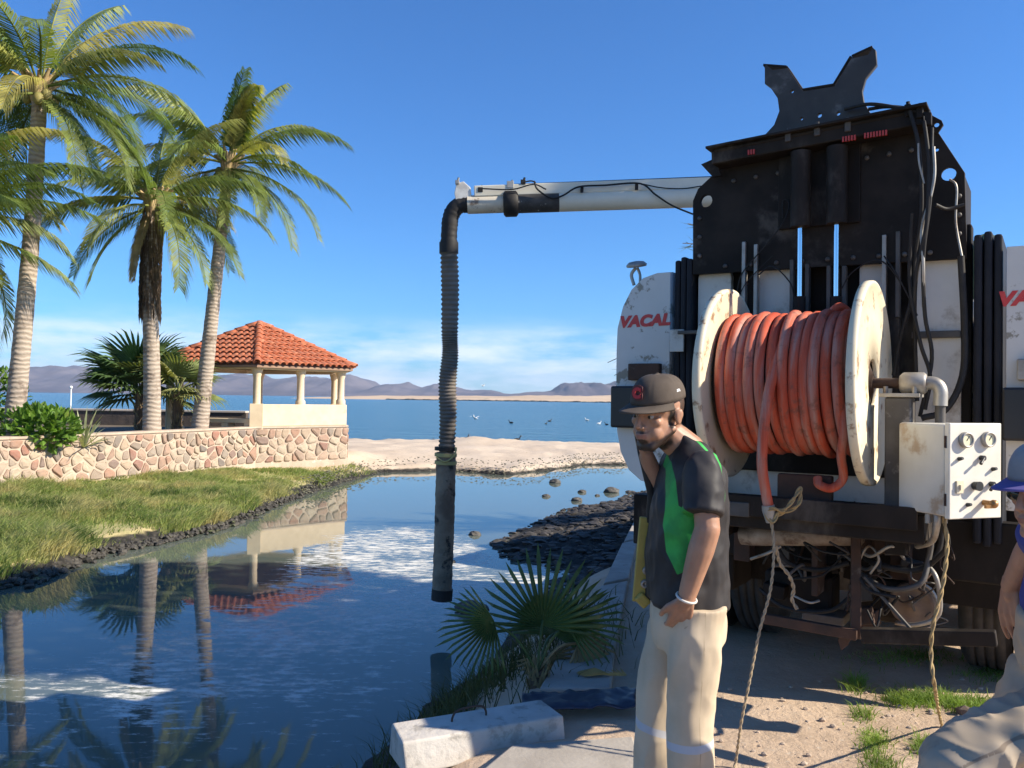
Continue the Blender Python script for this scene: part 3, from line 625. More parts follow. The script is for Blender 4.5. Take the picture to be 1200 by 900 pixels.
# black clods and roots at the waterline
cl = MB(); r_ = random.Random(9); edge = catmull([V((*p, 0)) for p in [V((-8.2, 6))] + PL[:14]], 30); cf = MB()
ico = [(0, 0, 1), (.89, 0, .45), (.28, .85, .45), (-.72, .53, .45), (-.72, -.53, .45), (.28, -.85, .45), (.72, .53, -.45), (-.28, .85, -.45), (-.89, 0, -.45), (-.28, -.85, -.45), (.72, -.53, -.45), (0, 0, -1)]
icf = [(0, 1, 2), (0, 2, 3), (0, 3, 4), (0, 4, 5), (0, 5, 1), (1, 6, 2), (2, 7, 3), (3, 8, 4), (4, 9, 5), (5, 10, 1), (6, 7, 2), (7, 8, 3), (8, 9, 4), (9, 10, 5), (10, 6, 1), (11, 7, 6), (11, 8, 7), (11, 9, 8), (11, 10, 9), (11, 6, 10)]
def lump(mb, c, s, r_, j=.3, smooth=False):
    mb.add([(c[0] + v[0] * s[0] * r_.uniform(1 - j, 1 + j), c[1] + v[1] * s[1] * r_.uniform(1 - j, 1 + j), c[2] + v[2] * s[2] * r_.uniform(1 - j, 1 + j)) for v in ico], icf, smooth)
for p in edge:
    far_ = p.y > 19
    for k in range(6 if not far_ else 5):
        s = r_.uniform(.015, .06) * (.7 if far_ else 1); o_ = r_.uniform(-.06, .13) if not far_ else r_.uniform(-.05, .75); d = V((-.8, .5, 0)) if not far_ else V((-.1, 1, 0))
        lump(cf if far_ else cl, (p.x + d.x * o_ + r_.gauss(0, .06), p.y + d.y * o_ + r_.gauss(0, .06), WZ + .02 + max(0, o_) * .5), (s, s, s * (.7 if not far_ else .4)), r_, .45)
mud_m = mat('black_mud', (.022, .02, .017), .75, c2=(.085, .075, .06), scale=8, stain=(.10, .11, .045), sscale=3, sth=.56, bump=.6, bscale=30, bdist=.01)
tag(cl.build('shore_clods', mud_m), 'black mud clods and weed along the far waterline', 'mud', kind='stuff')

tag(cf.build('shore_weed', mat('shore_weed', (.10, .10, .07), .9, c2=(.19, .18, .12), scale=2, bump=.5, bscale=25)), 'grey-green weed and mud band along the far beach edge of the pond', 'weed', kind='stuff')
# rubble spit at the right bank
rb = MB(); r_ = random.Random(12)
Xr = np.array([r_.uniform(-.4, 4.2) for _ in range(7000)]); Yr = np.array([r_.uniform(9.5, 23) for _ in range(7000)]); Zr, Dr, Fr, Rr = ground_z(Xr, Yr, False)
for x, y, z, d in zip(Xr, Yr, Zr, Dr):
    if -.12 < d < 3.0 and x < 1.0 + (y - 8) * .26:
        s = r_.choice((.012, .018, .025, .03, .04, .08)) * r_.uniform(.8, 1.2); lump(rb, (x, y, max(z, WZ) + s * .2), (s * 1.15, s, s * .4), r_, .45)
tag(rb.build('rubble', mat('wet_rubble', (.026, .023, .02), .75, c2=(.07, .06, .05), scale=6, stain=(.22, .19, .15), sscale=2.5, sth=.64, bump=.5, bscale=40)), 'dark wet rubble spit along the right bank of the pond', 'rubble', kind='stuff')
rock_m = mat('pond_rock', (.05, .047, .042), .75, c2=(.11, .10, .085), scale=5, bump=.6, bscale=25, bdist=.01)
r_ = random.Random(2)
for px, py, s, lb in [(651, 566, .16, 'round dark rock standing alone in the far part of the pond'), (640, 582, .09, 'small flat rock in the pond just below the lone round rock'), (682, 577, .10, 'small pale-edged rock left of the largest rock near the right bank'), (676, 587, .13, 'jagged low rock at the tip of the dark rubble'), (717, 577, .19, 'largest wedge-shaped rock in the water near the right bank'), (737, 577, .08, 'tiny rock nearest the truck door at the right bank'), (700, 581, .06, 'pebble-sized rock between the jagged and the largest rocks'), (557, 627, .10, 'small dark rock in open water right of the hanging hose'), (530, 659, .05, 'tiny stone beside the lower hose in the foam'), (552, 717, .17, 'dark lump in the water behind the left fan leaf')]:
    p = gz(px, py, WZ); m_ = MB(); bm = bmesh.new(); bmesh.ops.create_icosphere(bm, subdivisions=3, radius=1)
    for v in bm.verts: n_ = 1 + .35 * noise.noise(v.co * 1.4 + V((px, py, 0))) + .12 * noise.noise(v.co * 4 + V((px, 0, 0))); v.co = V((v.co.x * s * n_, v.co.y * s * .8 * n_, v.co.z * s * .55 * n_))
    me = bpy.data.meshes.new('rock'); bm.to_mesh(me); bm.free(); me.materials.append(rock_m); o = link('rock', me); o.location = (p.x, p.y, WZ + s * .12); tag(o, lb, 'rock', 'rocks in the pond')

# ---------------------------------------------------------------- concrete path along the bank, block, cloth
conc = mat('old_concrete', (.40, .36, .31), .92, c2=(.30, .265, .225), scale=3.5, stain=(.2, .17, .14), sscale=6, sth=.6, bump=.5, bscale=45, bdist=.006)
path = bpy.data.objects.new('path', None); col.objects.link(path); path['kind'] = 'structure'
for poly in ([(632, 806), (662, 752), (722, 746), (716, 806)], [(670, 749), (704, 686), (736, 680), (724, 743)], [(707, 683), (729, 636), (747, 632), (737, 677)], [(731, 634), (748, 600), (760, 598), (750, 630)], [(560, 905), (600, 872), (742, 862), (756, 905), (750, 960), (540, 960)]):
    MB().prism([gz(*q, .05).xy for q in poly], -.35, .05).build('slab', conc, path, .012)
A, B = gz(475, 895, 0), gz(662, 863, 0); d = (B - A).normalized(); nrm = V((-d.y, d.x, 0)); Lb = (B - A).length
blk = thing('concrete_block', 'long pale concrete block with a bent wire handle lying by the water', 'block', (A + B) / 2 + nrm * .13, math.atan2(d.y, d.x))
bm_ = MB().add([(-Lb / 2, -.14, -.06), (Lb / 2, -.14, -.02), (Lb / 2, .14, -.02), (-Lb / 2, .14, -.06), (-Lb / 2 - .015, -.12, .092), (Lb / 2 - .005, -.125, .1), (Lb / 2 - .01, .12, .1), (-Lb / 2 + .005, .12, .092)], [(0, 3, 2, 1), (4, 5, 6, 7), (0, 1, 5, 4), (1, 2, 6, 5), (2, 3, 7, 6), (3, 0, 4, 7)])
bb = bm_.build('body', mat('block_concrete', (.55, .51, .46), .95, c2=(.46, .42, .37), scale=5, stain=(.34, .31, .27), sscale=9, sth=.52, bump=.55, bscale=22, bdist=.012), blk, .012, 3)
MB().tube(catmull([(-.13, .02, .07), (-.125, .02, .115), (-.10, .022, .142), (-.03, .025, .15), (.03, .03, .142), (.05, .03, .118), (.052, .03, .09)], 5), .0055, 8).build('wire_handle', mat('rebar', (.09, .06, .045), .7, .6), blk)
tq = [gz(*q, .055) for q in [(588, 822), (640, 806), (748, 806), (748, 830), (662, 836), (600, 830)]]
tm = MB(); r_ = random.Random(6); nxx, nyy = 34, 10
for j in range(nyy + 1):
    for i in range(nxx + 1):
        u, v = i / nxx, j / nyy; p = gz(612 + 134 * u, 808 + 22 * v + 6 * (1 - u), .055); tm.v.append((p.x, p.y, .068 + .03 * noise.noise((u * 5, v * 2, 1)) + .012 * noise.noise((u * 16, v * 6, 4)) + .006 * math.sin(u * 17 + v * 9) * (1 - abs(v - .5))))
for j in range(nyy):
    for i in range(nxx): k = j * (nxx + 1) + i; tm.f.append((k, k + nxx + 1, k + nxx + 2, k + 1)); tm.sm.append(True)
o = tm.build('tarp', mat('blue_tarp', (.016, .022, .045), .45, c2=(.03, .035, .055), scale=6, bump=.3, bscale=20)); sm = o.modifiers.new('solid', 'SOLIDIFY'); sm.thickness = .006; tag(o, 'crumpled dark blue tarp on the path behind the concrete block', 'tarp')
p = gz(716, 792, .055); o = MB()
for k in range(7): o.add([(k * .012, .0, 0), (k * .012 + .02, .01, .004), (-.12 + k * .03, -.06 + k * .02, .03), ], [(0, 1, 2)])
for k in range(9): a = 2.4 + k * .16; o.add([(0, 0, .01), (math.cos(a) * .12, math.sin(a) * .06 + .01, .03), (math.cos(a + .12) * .2, math.sin(a + .12) * .09, .012)], [(0, 1, 2)])
o = o.build('dry_leaf', mat('dry_leaf', (.34, .22, .07), .8)); o.location = p; o.modifiers.new('solid', 'SOLIDIFY').thickness = .003; tag(o, 'curled yellow-brown dry leaf on the concrete slab', 'leaf')

# young fan palm growing at the edge of the slab
fb = gz(629, 812, -.05)
def rel(px, py, y): return ph(px, py, y) - fb
fl = [(rel(636, 733, 5.0), (.0, .1, 1), .50, dict(n=(-.1, -1, .25), n_=0)), (rel(579, 727, 4.80), (-.85, -.1, -.38), .37, dict(n=(-.1, -.9, .5), spread=165)), (rel(664, 730, 5.1), (.8, .2, .22), .42, dict(n=(.05, -.85, .55), spread=170)), (rel(650, 745, 5.4), (.3, .6, .5), .45, dict(n=(0, -.6, .8))), (rel(678, 752, 5.2), (.8, .1, -.35), .36, dict(n=(.2, -.6, .8), m=dead_m)), (rel(640, 770, 5.15), (.2, -.3, -.6), .28, dict(n=(.1, -.9, -.2), m=dead_m))]
for q in fl: q[3].pop('n_', 0); q[3].update(n=q[3]['n']); q[3].setdefault('spread', 210)
for q in fl[:3]: q[3]['split'] = .36
fan_palm('young dark green fan palm growing beside the concrete path', fb, fl, fan_dark, (.12, .05), 5, .008)
r_ = np.random.default_rng(8)
P = []
for cx, cy, n, s in ((600, 790, 700, .35), (560, 815, 500, .3), (640, 760, 300, .25), (500, 850, 250, .22)):
    q = gz(cx, cy, -.25)
    x = r_.normal(q.x, s, n); y = r_.normal(q.y, s, n); P.append(np.stack([x, y], 1))
P = np.concatenate(P); z, d_, _, _ = ground_z(P[:, 0], P[:, 1], False); k = d_ > .02
g_ = grass_mesh('bank_weeds', np.stack([P[k, 0], P[k, 1], z[k]], 1), np.full(k.sum(), .2), leafmat('weed', (.05, .06, .022), (.10, .10, .04), (.17, .14, .06), .2, .8, 6), .004, .9, 4, (0, 0)); tag(g_, 'dark straggly weeds on the near bank round the fan palm', 'weeds')
# green grass tufts on the dirt by the truck
P = []; H = []
for cx, cy, sx_, sy_, n, h in ((1003, 805, 10, 9, 220, .09), (1012, 838, 14, 10, 240, .06), (1025, 872, 16, 16, 500, .06), (1085, 822, 38, 8, 900, .075), (1135, 828, 34, 7, 800, .07), (1060, 820, 20, 8, 400, .07), (1085, 876, 15, 9, 380, .06), (1170, 790, 40, 10, 500, .06), (1035, 900, 18, 12, 300, .06), (1060, 770, 60, 10, 500, .06)):
    for k in range(n):
        q = gz(cx + r_.normal() * sx_ * .55, cy + r_.normal() * sy_ * .55, 0); P.append((q.x, q.y, 0)); H.append(h)
P = np.array(P); P[:, 2] = ground_z(P[:, 0], P[:, 1], False)[0]
g_ = grass_mesh('yard_grass', P, np.array(H), leafmat('yard_grass', (.12, .2, .03), (.2, .28, .055), (.28, .30, .09), .35, .6, 8), .0035, 1.0, 5, (0, 0)); tag(g_, 'small bright green grass tufts growing on the dirt behind the truck', 'grass')
pb = MB(); r2 = random.Random(31)
for k in range(260):
    q = gz(r2.uniform(830, 1230), r2.uniform(790, 960), 0); s = r2.choice((.004, .006, .008, .012)) * r2.uniform(.7, 1.4); lump(pb, (q.x, q.y, float(s * .3)), (s * 1.2, s, s * .7), r2)
tag(pb.build('gravel', mat('gravel', (.48, .38, .29), .9, c2=(.34, .26, .2), scale=30)), 'loose pebbles scattered over the dirt', 'gravel', kind='stuff')
q = gz(1130, 838, 0); m_ = MB(); lump(m_, (0, 0, .02), (.05, .035, .03), r2); o = m_.build('dirt_clod', mat('dark_stone', (.1, .07, .055), .9, bump=.5)); o.location = (q.x, q.y, 0); tag(o, 'fist-sized dark clod lying on the dirt by the rope', 'stone')

# tree and cactus behind the truck
def feather_tree(label, base, crown_c, cr, n, seed, extra=()):
    r_ = random.Random(seed); root = thing('feathery_tree', label, 'tree', base); b = V(base); tr = MB(); lf = MB(); cc = V(crown_c) - b
    tr.tube(catmull([(0, 0, -.2), cc * .35 + V((.15, .1, 0)), cc * .75], 6), [.16 - .009 * i for i in range(13)], 9)
    tips = []
    for k in range(n):
        q = V((r_.gauss(0, .5) * cr[0], r_.gauss(0, .5) * cr[1], r_.gauss(0, .5) * cr[2]))
        if (q.x / cr[0]) ** 2 + (q.y / cr[1]) ** 2 + (q.z / cr[2]) ** 2 < 1: tips.append(cc + q)
    tips += [V(e) - b for e in extra]
    for i, e in enumerate(tips):
        s = cc * .55 + V((r_.gauss(0, .1), r_.gauss(0, .1), r_.uniform(-.3, .3))) if i < len(tips) - len(extra) else cc
        mid = s.lerp(e, .55) + V((0, 0, .25)); pts = catmull([s, mid, e], 5); tr.tube(pts, [.03 * (1 - i_ / 11) + .003 for i_ in range(len(pts))], 5)
        for k in range(70):
            t_ = r_.uniform(.45, 1); c = pts[int(t_ * (len(pts) - 1))] + V((r_.gauss(0, .06), r_.gauss(0, .06), r_.gauss(0, .06))); d = ((e - s).normalized() * .6 + V((r_.gauss(0, .6), r_.gauss(0, .6), r_.gauss(0, .4) - .25))).normalized(); l = r_.uniform(.15, .38); sd = d.cross(V((r_.random(), r_.random(), r_.random()))).normalized() * .007
            lf.add([c - sd, c + sd, c + d * l], [(0, 1, 2)])
    tr.build('trunk', mat('tree_bark', (.16, .12, .09), .95, c2=(.1, .08, .06), scale=10, bump=.5) if 'tree_bark' not in bpy.data.materials else bpy.data.materials['tree_bark'], root); lf.build('crown', leafmat('feather_leaf', (.07, .09, .045), (.12, .14, .07), (.2, .18, .1), .3, .6, 3) if 'feather_leaf' not in bpy.data.materials else bpy.data.materials['feather_leaf'], root)
feather_tree('feathery dark tree hidden behind the truck, a few sprigs showing', (6.2, 14, 0), (5.6, 14, 3.5), (2.0, 2.0, 1.4), 60, 4, [at(806, 262, 13.5), at(800, 285, 13.5), at(712, 425, 14), at(720, 440, 14)])
bt = bush('added_shade_tree', 'unseen broad tree added beyond the right edge to shade the near water', (9.6, 6.2, 0), (2.3, 2.3, 1.15), 4600, .24, shrub_m, 14, 'tree', 6.8)  # out of view, added to throw a shadow across the near water
MB().tube(catmull([(0, 0, -.3), (.1, 0, 2.5), (-.1, .1, 5), (-.3, 0, 7.6)], 6), [.3 - .011 * i for i in range(19)], 12).build('trunk', bpy.data.materials['tree_bark'], bt)
cb = TM @ V((.95, 6.5, 0)); cp = ph(1156, 283, 11.5)
ct = thing('cactus', 'ribbed green cactus column poking up behind the truck', 'cactus', (cp.x, 11.5, 0))
m_ = MB(); hh = cp.z + .1; n = 20; prof = [(.2, 0), (.21, hh * .5), (.2, hh - .2), (.15, hh - .06), (.06, hh)]; vs = []; fs = []
for (r, z) in prof:
    for j in range(n): rr_ = r * (1 if j % 2 else .8); vs.append((rr_ * math.cos(j * 2 * math.pi / n), rr_ * math.sin(j * 2 * math.pi / n), z))
for i in range(len(prof) - 1):
    for j in range(n): k = (j + 1) % n; fs.append((i * n + j, i * n + k, (i + 1) * n + k, (i + 1) * n + j))
m_.add(vs, fs + [tuple(range(4 * n, 5 * n))]); m_.build('stem', mat('cactus_skin', (.06, .10, .04), .7, c2=(.10, .13, .06), scale=8), ct)

# ---------------------------------------------------------------- birds on the beach and the sea
def bird(label, pos, s, yaw, m, m2, group, wings=False):
    s *= .6
    root = thing('bird', label, 'bird', pos, yaw, group)
    b_ = MB(); b_.ball((0, 0, .14 * s), (.26 * s, .12 * s, .12 * s), 12, 8); b_.tube(catmull([(.18 * s, 0, .18 * s), (.27 * s, 0, .3 * s), (.30 * s, 0, .42 * s)], 4), [.06 * s] * 4 + [.045 * s] * 5, 8); b_.ball((.32 * s, 0, .45 * s), (.075 * s, .055 * s, .055 * s), 10, 6)
    b_.add([(-.2 * s, -.05 * s, .15 * s), (-.2 * s, .05 * s, .15 * s), (-.46 * s, .06 * s, .13 * s), (-.46 * s, -.06 * s, .13 * s), (-.2 * s, 0, .19 * s)], [(0, 1, 2, 3), (4, 0, 3), (4, 2, 1), (4, 3, 2)]); b_.build('body', m, root)
    MB().tube([(.37 * s, 0, .45 * s), (.52 * s, 0, .42 * s)], [.02 * s, .006 * s], 6).build('beak', m2, root)
    for sd in (-1, 1):
        if wings: MB().add([(.12 * s, sd * .08 * s, .22 * s), (-.15 * s, sd * .08 * s, .22 * s), (-.1 * s, sd * .45 * s, .36 * s), (.1 * s, sd * .4 * s, .37 * s), (-.18 * s, sd * .85 * s, .3 * s)], [(0, 1, 2, 3), (3, 2, 4)]).build('wing', m, root)
        else: MB().ball((-.04 * s, sd * .1 * s, .16 * s), (.24 * s, .03 * s, .08 * s), 10, 6).build('wing', m, root)
bk = mat('black_plumage', (.02, .02, .022), .6); wh = mat('white_plumage', (.7, .7, .68), .7); by = mat('beak', (.3, .2, .06), .5)
for px, py, s, yw, lb in ((511, 517, .7, 3.1, 'black bird on the beach just left of the hanging hose'), (545, 521, .85, .3, 'black bird standing right of the hose by the sand mound'), (539, 519, .6, 2.6, 'smaller black bird between the hose and its neighbour')):
    q = gz(px, py, -.45); z = float(ground_z(np.array([q.x]), np.array([q.y]), False)[0][0]); bird(lb, (q.x, q.y, z), s, yw, bk, by, 'black birds on the beach')
for px, py, s, yw, lb, b in ((606, 516, 1.0, .2, 'larger dark bird floating close to the beach', 1), (599, 496, 1.2, 2.8, 'dark bird on the water left of the group, farther out', 1), (644, 494, 1.1, .4, 'dark bird alone in the middle of the blue water', 1), (688, 493, 1.2, 3, 'white bird on the water left of the pair near the truck', 0), (702, 497, 1.1, .5, 'white bird on the water closest to the truck door', 0), (711, 498, 1.0, 2.8, 'dark bird on the water closest to the truck door', 1), (640, 497, .9, 1, 'tiny dark bird beside the lone floating one', 1)):
    q = gz(px, py, WZ); bird(lb, (q.x, q.y, WZ - .03), s, yw, bk if b else wh, by, 'birds floating on the sea')
q = at(557, 492, 55); bird('white bird flying low over the water beside the hose', q, 1.1, 2.2, wh, by, 'birds over the sea', True)
q = at(566, 453, 150); bird('far bird flying in front of the mountains', q, 1.6, .4, wh, by, 'birds over the sea', True)
# ---------------------------------------------------------------- the vacuum truck
soot = mat('sooty_steel', (.011, .0085, .007), .65, 0, c2=(.030, .023, .018), scale=3, stain=(.095, .08, .066), sscale=2.6, sth=.53, ssoft=.18, bump=.25, bscale=30, stretch=(1, 1, .5), spec=.18)
greys = mat('grey_steel', (.11, .10, .09), .6, .2, c2=(.065, .057, .05), scale=5, stain=(.28, .26, .24), sscale=5, sth=.6, bump=.2, bscale=40)
white = mat('worn_white_paint', (.66, .63, .57), .5, 0, c2=(.56, .53, .47), scale=2.5, stain=(.27, .215, .16), sscale=3.3, sth=.5, ssoft=.16, bump=.06, bscale=20)
doorp = mat('spotted_white_paint', (.64, .62, .58), .45, 0, c2=(.56, .54, .50), scale=1.8, stain=(.26, .23, .18), sscale=8, sth=.575, ssoft=.06, bump=.05, bscale=15)
cream = mat('cream_paint', (.74, .66, .48), .5, 0, c2=(.66, .57, .40), scale=3, stain=(.30, .19, .11), sscale=10, sth=.56, ssoft=.1, bump=.08, bscale=20)
boomp = mat('boom_paint', (.72, .67, .54), .5, 0, c2=(.62, .57, .45), scale=2, stain=(.35, .28, .2), sscale=3, sth=.65, bump=.05)
chrome = mat('chrome', (.75, .76, .78), .12, 1)
rubber = mat('black_rubber', (.018, .017, .017), .6, 0, c2=(.03, .027, .024), scale=12, bump=.2, spec=.25)
navy = mat('dark_navy_panel', (.012, .013, .018), .6, 0, c2=(.022, .022, .026), scale=5, spec=.2)
rust = mat('rusty_steel', (.085, .044, .028), .85, .1, c2=(.045, .03, .022), scale=8, stain=(.17, .14, .11), sscale=5, sth=.58, bump=.5, bscale=50)
galv = mat('galvanised', (.42, .40, .36), .5, .5, c2=(.28, .25, .21), scale=9, stain=(.2, .11, .06), sscale=9, sth=.6)
redp = mat('red_letters', (.52, .03, .03), .5, 0, c2=(.6, .06, .05), scale=30, stain=(.60, .55, .5), sscale=42, sth=.66, ssoft=.03)
amber = mat('amber_lens', (.75, .16, .02), .25); clearl = mat('clear_lens', (.6, .6, .56), .2); redl = mat('red_lens', (.42, .04, .02), .25)
blackp = mat('black_plastic', (.014, .014, .015), .45)
tyre_m = mat('tyre', (.03, .026, .023), .9, 0, c2=(.075, .06, .048), scale=6, bump=.3, bscale=40)

truck = thing('vacuum_truck', 'big grimy vacuum truck seen from behind with hose reel, black mast and long boom', 'truck')
truck.matrix_world = TM
def tb(name, m, c, size, bevel=.006, rot=None, parent=None, label=None): return MB().box(c, size, rot).build(name, m, parent or truck, bevel, 2, label)
def tt(name, m, pts, r, n=10, k=6, parent=None): return MB().tube(catmull(pts, k) if k else pts, r, n).build(name, m, parent or truck)
def px_poly(pts, y): return [(lambda q: (q.x, q.z))(tp(px, py, y)) for px, py in pts]
def tplate(name, m, outline, holes, th, y, parent=None):
    me = plate(outline, holes, th); me.materials.append(m); o = link(name, me, parent or truck); o.matrix_local = XZ(y); return o

# body: tank, cab, chassis, wheels
tank = MB().lathe([(0, 0.10), (.5, .11), (.74, .16), (.84, .24), (.84, 5.5), (.7, 5.65), (0, 5.7)], 40, M.Translation((0, 0, 1.58)) @ M.Rotation(-math.pi / 2, 4, 'X')).build('tank', white, truck)
for y in (1.2, 2.6, 4.0, 5.3): MB().lathe([(.84, y - .04), (.87, y - .03), (.87, y + .03), (.84, y + .04)], 40, M.Translation((0, 0, 1.58)) @ M.Rotation(-math.pi / 2, 4, 'X')).build('tank_band', greys, tank)
tb('side_locker', white, (-1.03, 3.1, 1.45), (.36, 4.6, 1.75), .05); tb('side_locker', white, (1.03, 3.1, 1.45), (.36, 4.6, 1.75), .05)
cab = tb('cab', white, (0, 7.5, 1.75), (2.35, 1.9, 2.3), .12); tb('windscreen', mat('cab_glass', (.02, .025, .03), .08), (0, 8.46, 2.2), (2.0, .02, .8), .004, parent=cab)
for s in (-1, 1): tb('side_window', bpy.data.materials['cab_glass'], (s * 1.18, 7.7, 2.2), (.02, .9, .7), .004, parent=cab)
for s in (-1, 1): tb('chassis_rail', rust, (s * .4, 4.0, .88), (.09, 8.2, .24))
def wheel(x, y, w=.27, R=.5):
    mx = M.Translation((x, y, R)) @ M.Rotation(math.pi / 2, 4, 'Y')
    pr = [(R * .52, -w / 2 + .03), (R * .6, -w / 2), (R * .86, -w / 2), (R * .97, -w / 2 + .03)]
    for k in range(4): z = -w / 2 + .045 + k * (w - .09) / 3.4; pr += [(R, z), (R, z + .035), (R - .014, z + .038), (R - .014, z + .045)]
    pr += [(R * .97, w / 2 - .03), (R * .86, w / 2), (R * .6, w / 2), (R * .52, w / 2 - .03)]
    o = MB().lathe(pr, 40, mx).build('tyre', tyre_m, truck); MB().lathe([(0, -.05), (.1, -.05), (.12, .02), (.2, .03), (.26, -.08), (.265, .1)], 28, mx).build('rim', greys, o)
for y in (1.42, 2.66):
    for s in (-1, 1): wheel(s * .70, y); wheel(s * 1.03, y)
    MB().tube([(-.6, y, .5), (.6, y, .5)], .09, 12).build('axle', rust, truck)
for s in (-1, 1): wheel(s * 1.0, 7.4)
# mudguards
for s in (-1, 1):
    m_ = MB(); pts = [(.62 + .06 * i, z) for i, z in enumerate((.60, .80, .95, 1.05, 1.1, 1.12))]; vs = []; fs = []
    for (y, z) in pts: vs += [(s * .52, y, z), (s * 1.22, y, z)]
    for i in range(5): fs.append((2 * i, 2 * i + 1, 2 * i + 3, 2 * i + 2))
    o = m_.add(vs, fs, True).build('mudguard', rust, truck); o.modifiers.new('s', 'SOLIDIFY').thickness = .012
    tb('mudflap', soot, (s * .88, .60, .80), (.66, .012, .44), .004)
tb('rear_crossmember', soot, (0, .06, .92), (2.2, .12, .3), .01)
tb('inner_bulkhead', soot, (0, .5, 1.0), (1.9, .05, .9), .005)

# wing doors with lettering, rubber edge, lamps
def wing(s):
    ol = [(-.855, 2.40), (-.94, 2.40), (-1.03, 2.375), (-1.105, 2.31), (-1.16, 2.21), (-1.195, 2.08), (-1.20, 1.95), (-1.20, 1.60), (-1.19, 1.45), (-1.165, 1.33), (-1.11, 1.22), (-1.03, 1.16), (-.94, 1.14), (-.855, 1.14)]
    if s > 0: ol = [(-x, z) for x, z in ol][::-1]
    d = tplate('wing_door', doorp, ol, [], .10, -.0)
    k = [(x * 1.012 + .003 * (1 if s < 0 else -1), 1.77 + (z - 1.77) * 1.012) for x, z in ol]
    o = tplate('edge_seal', rubber, k, [], .05, .015, d); o.parent = d; o.matrix_local = M.Translation((0, 0, -.028))
    lm = text_mesh('VACAL', .09, .0012, .22, .0055, 1.04); lm.materials.append(redp); lo = link('lettering', lm, d); xs = (-1.02 if s < 0 else 1.075)
    tq_ = tp(1168, 351, -.05); lo.matrix_local = M.Translation((xs if s < 0 else tq_.x + .165, 2.115 if s < 0 else tq_.z, .052)) @ M.Rotation(rad(1), 4, 'Z') @ M.Diagonal((1.12, 1, 1, 1))
    lb = tb('lamp_box', blackp, (s * 1.02, -.07, 1.60), (.36, .12, .25), .012)
    MB().tube([(s * 1.0, -.135, 1.55), (s * 1.0, -.135, 1.65)], .028, 12).ball((s * 1.0, -.135, 1.55), .03).ball((s * 1.0, -.135, 1.65), .03).build('oval_lamp', clearl, lb)
    br = tb('lamp_bracket', galv if s > 0 else rust, (s * 1.0, -.075, 1.81), (.2, .05, .1), .006)
    if s > 0: MB().lathe([(.0, .03), (.035, .028), (.045, .012), (.045, 0)], 20, M.Translation((s * 1.02, -.1, 1.81)) @ M.Rotation(math.pi / 2, 4, 'X')).build('amber_lamp', amber, br)
    return d
wd = wing(-1); wing(1)
for s in (-1, 1):
    for k in range(3): tb('rubber_strip', navy, (s * (.735 + .042 * k), .25, 1.72 + .0 * k), (.036, .62 - .03 * k, 1.5 + .03 * (k % 2)), .012)
tb('shelf_plate', white, (-.79, -.1, 1.99), (.085, .015, .13), .004); tb('small_bracket', greys, (-.70, -.1, 2.035), (.16, .04, .02), .003)
# lamp on a curved foot above the left door
q = tp(746, 311, .05); lamp = MB().lathe([(0, .028), (.045, .022), (.065, .004), (.06, -.008), (.02, -.012), (0, -.012)], 22, M.Translation(q) @ M.Rotation(rad(14), 4, 'X')).build('work_lamp', galv, truck)
tt('lamp_foot', galv, [tp(743, 334, .05), tp(740, 322, .05), tp(745, 314, .05)], .011, 8, parent=lamp); tt('lamp_foot', galv, [tp(750, 332, .05), tp(750, 322, .05), tp(747, 314, .05)], .009, 8, parent=lamp)

# tailgate behind the reel: pale panels between dark guide channels
def rrect(x0, x1, z0, z1, r=.07, n=5):
    out = []
    for cx, cz, a in ((x1 - r, z1 - r, 0), (x0 + r, z1 - r, 90), (x0 + r, z0 + r, 180), (x1 - r, z0 + r, 270)):
        for i in range(n + 1): q = rad(a + 90 * i / n); out.append((cx + r * math.cos(q), cz + r * math.sin(q)))
    return out
tb('tailgate_frame', soot, (-.02, .12, 1.9), (1.44, .1, 1.3), .01)
for x0, x1, z1 in ((-.70, -.505, 2.40), (-.43, -.17, 2.395), (.185, .37, 2.39), (.455, .66, 2.385)): tplate('tailgate_panel', white, rrect(x0, x1, 1.42, z1, .045), [], .05, .02)
tb('tailgate_rib', greys, (.55, -.022, 1.99), (.22, .03, .035), .004); tb('tailgate_rib', greys, (-.58, -.022, 1.99), (.2, .03, .03), .004)
for px, top, bot in ((873, 284, 380), (887, 287, 380), (929, 305, 372), (947, 310, 368), (972, 312, 368), (990, 312, 368), (1037, 276, 372), (1053, 272, 372)):
    a, b = tp(px, top, -.06), tp(px, bot, -.06); b.x = a.x; MB().bar(a, b, .02, .05).build('guide_bar', galv if px in (873, 887, 1037) else greys, truck, .003)
for px in (880, 938, 981, 1045): q = tp(px, 360, -.02); tb('guide_channel', soot, (q.x, 0.0, 1.98), (.075, .05, .98), .006)

# mast: a thick blackened plate with side returns, light bar and forked head
mast_ol = px_poly([(813, 322), (813, 236), (819, 222), (837, 205), (838, 180), (900, 168), (1071, 132), (1086, 132), (1100, 156), (1131, 203), (1133, 303)], -.05)
hol = []
for px, py, r in ((828.5, 236, .036), (1112, 204.5, .034), (1098, 176, .01)): q = tp(px, py, -.05); hol.append((q.x, q.z, r))
mast = tplate('mast_plate', soot, mast_ol, hol, .03, -.05)
def tmast(name, m, c, size, bevel=.006, rot=None):
    o = tb(name, m, c, size, bevel, rot); o.parent = mast; o.matrix_local = XZ(-.05).inverted(); return o
def mchild(o):
    b = o.matrix_basis.copy(); o.parent = mast; o.matrix_basis = XZ(-.05).inverted() @ b; return o
for s, x in ((-1, -.70), (1, .665)): tmast('side_return', soot, (x, .14, 2.57), (.025, .34, .40 if s > 0 else .36))
tmast('rear_plate', soot, (-.02, .33, 2.7), (1.1, .03, .6)); tmast('top_cap', soot, (-.04, .14, 3.02), (.9, .36, .03))
a, b = tp(838, 188, -.14), tp(1084, 141, -.14); a.z -= .0; dxy = b - a; mid = (a + b) / 2
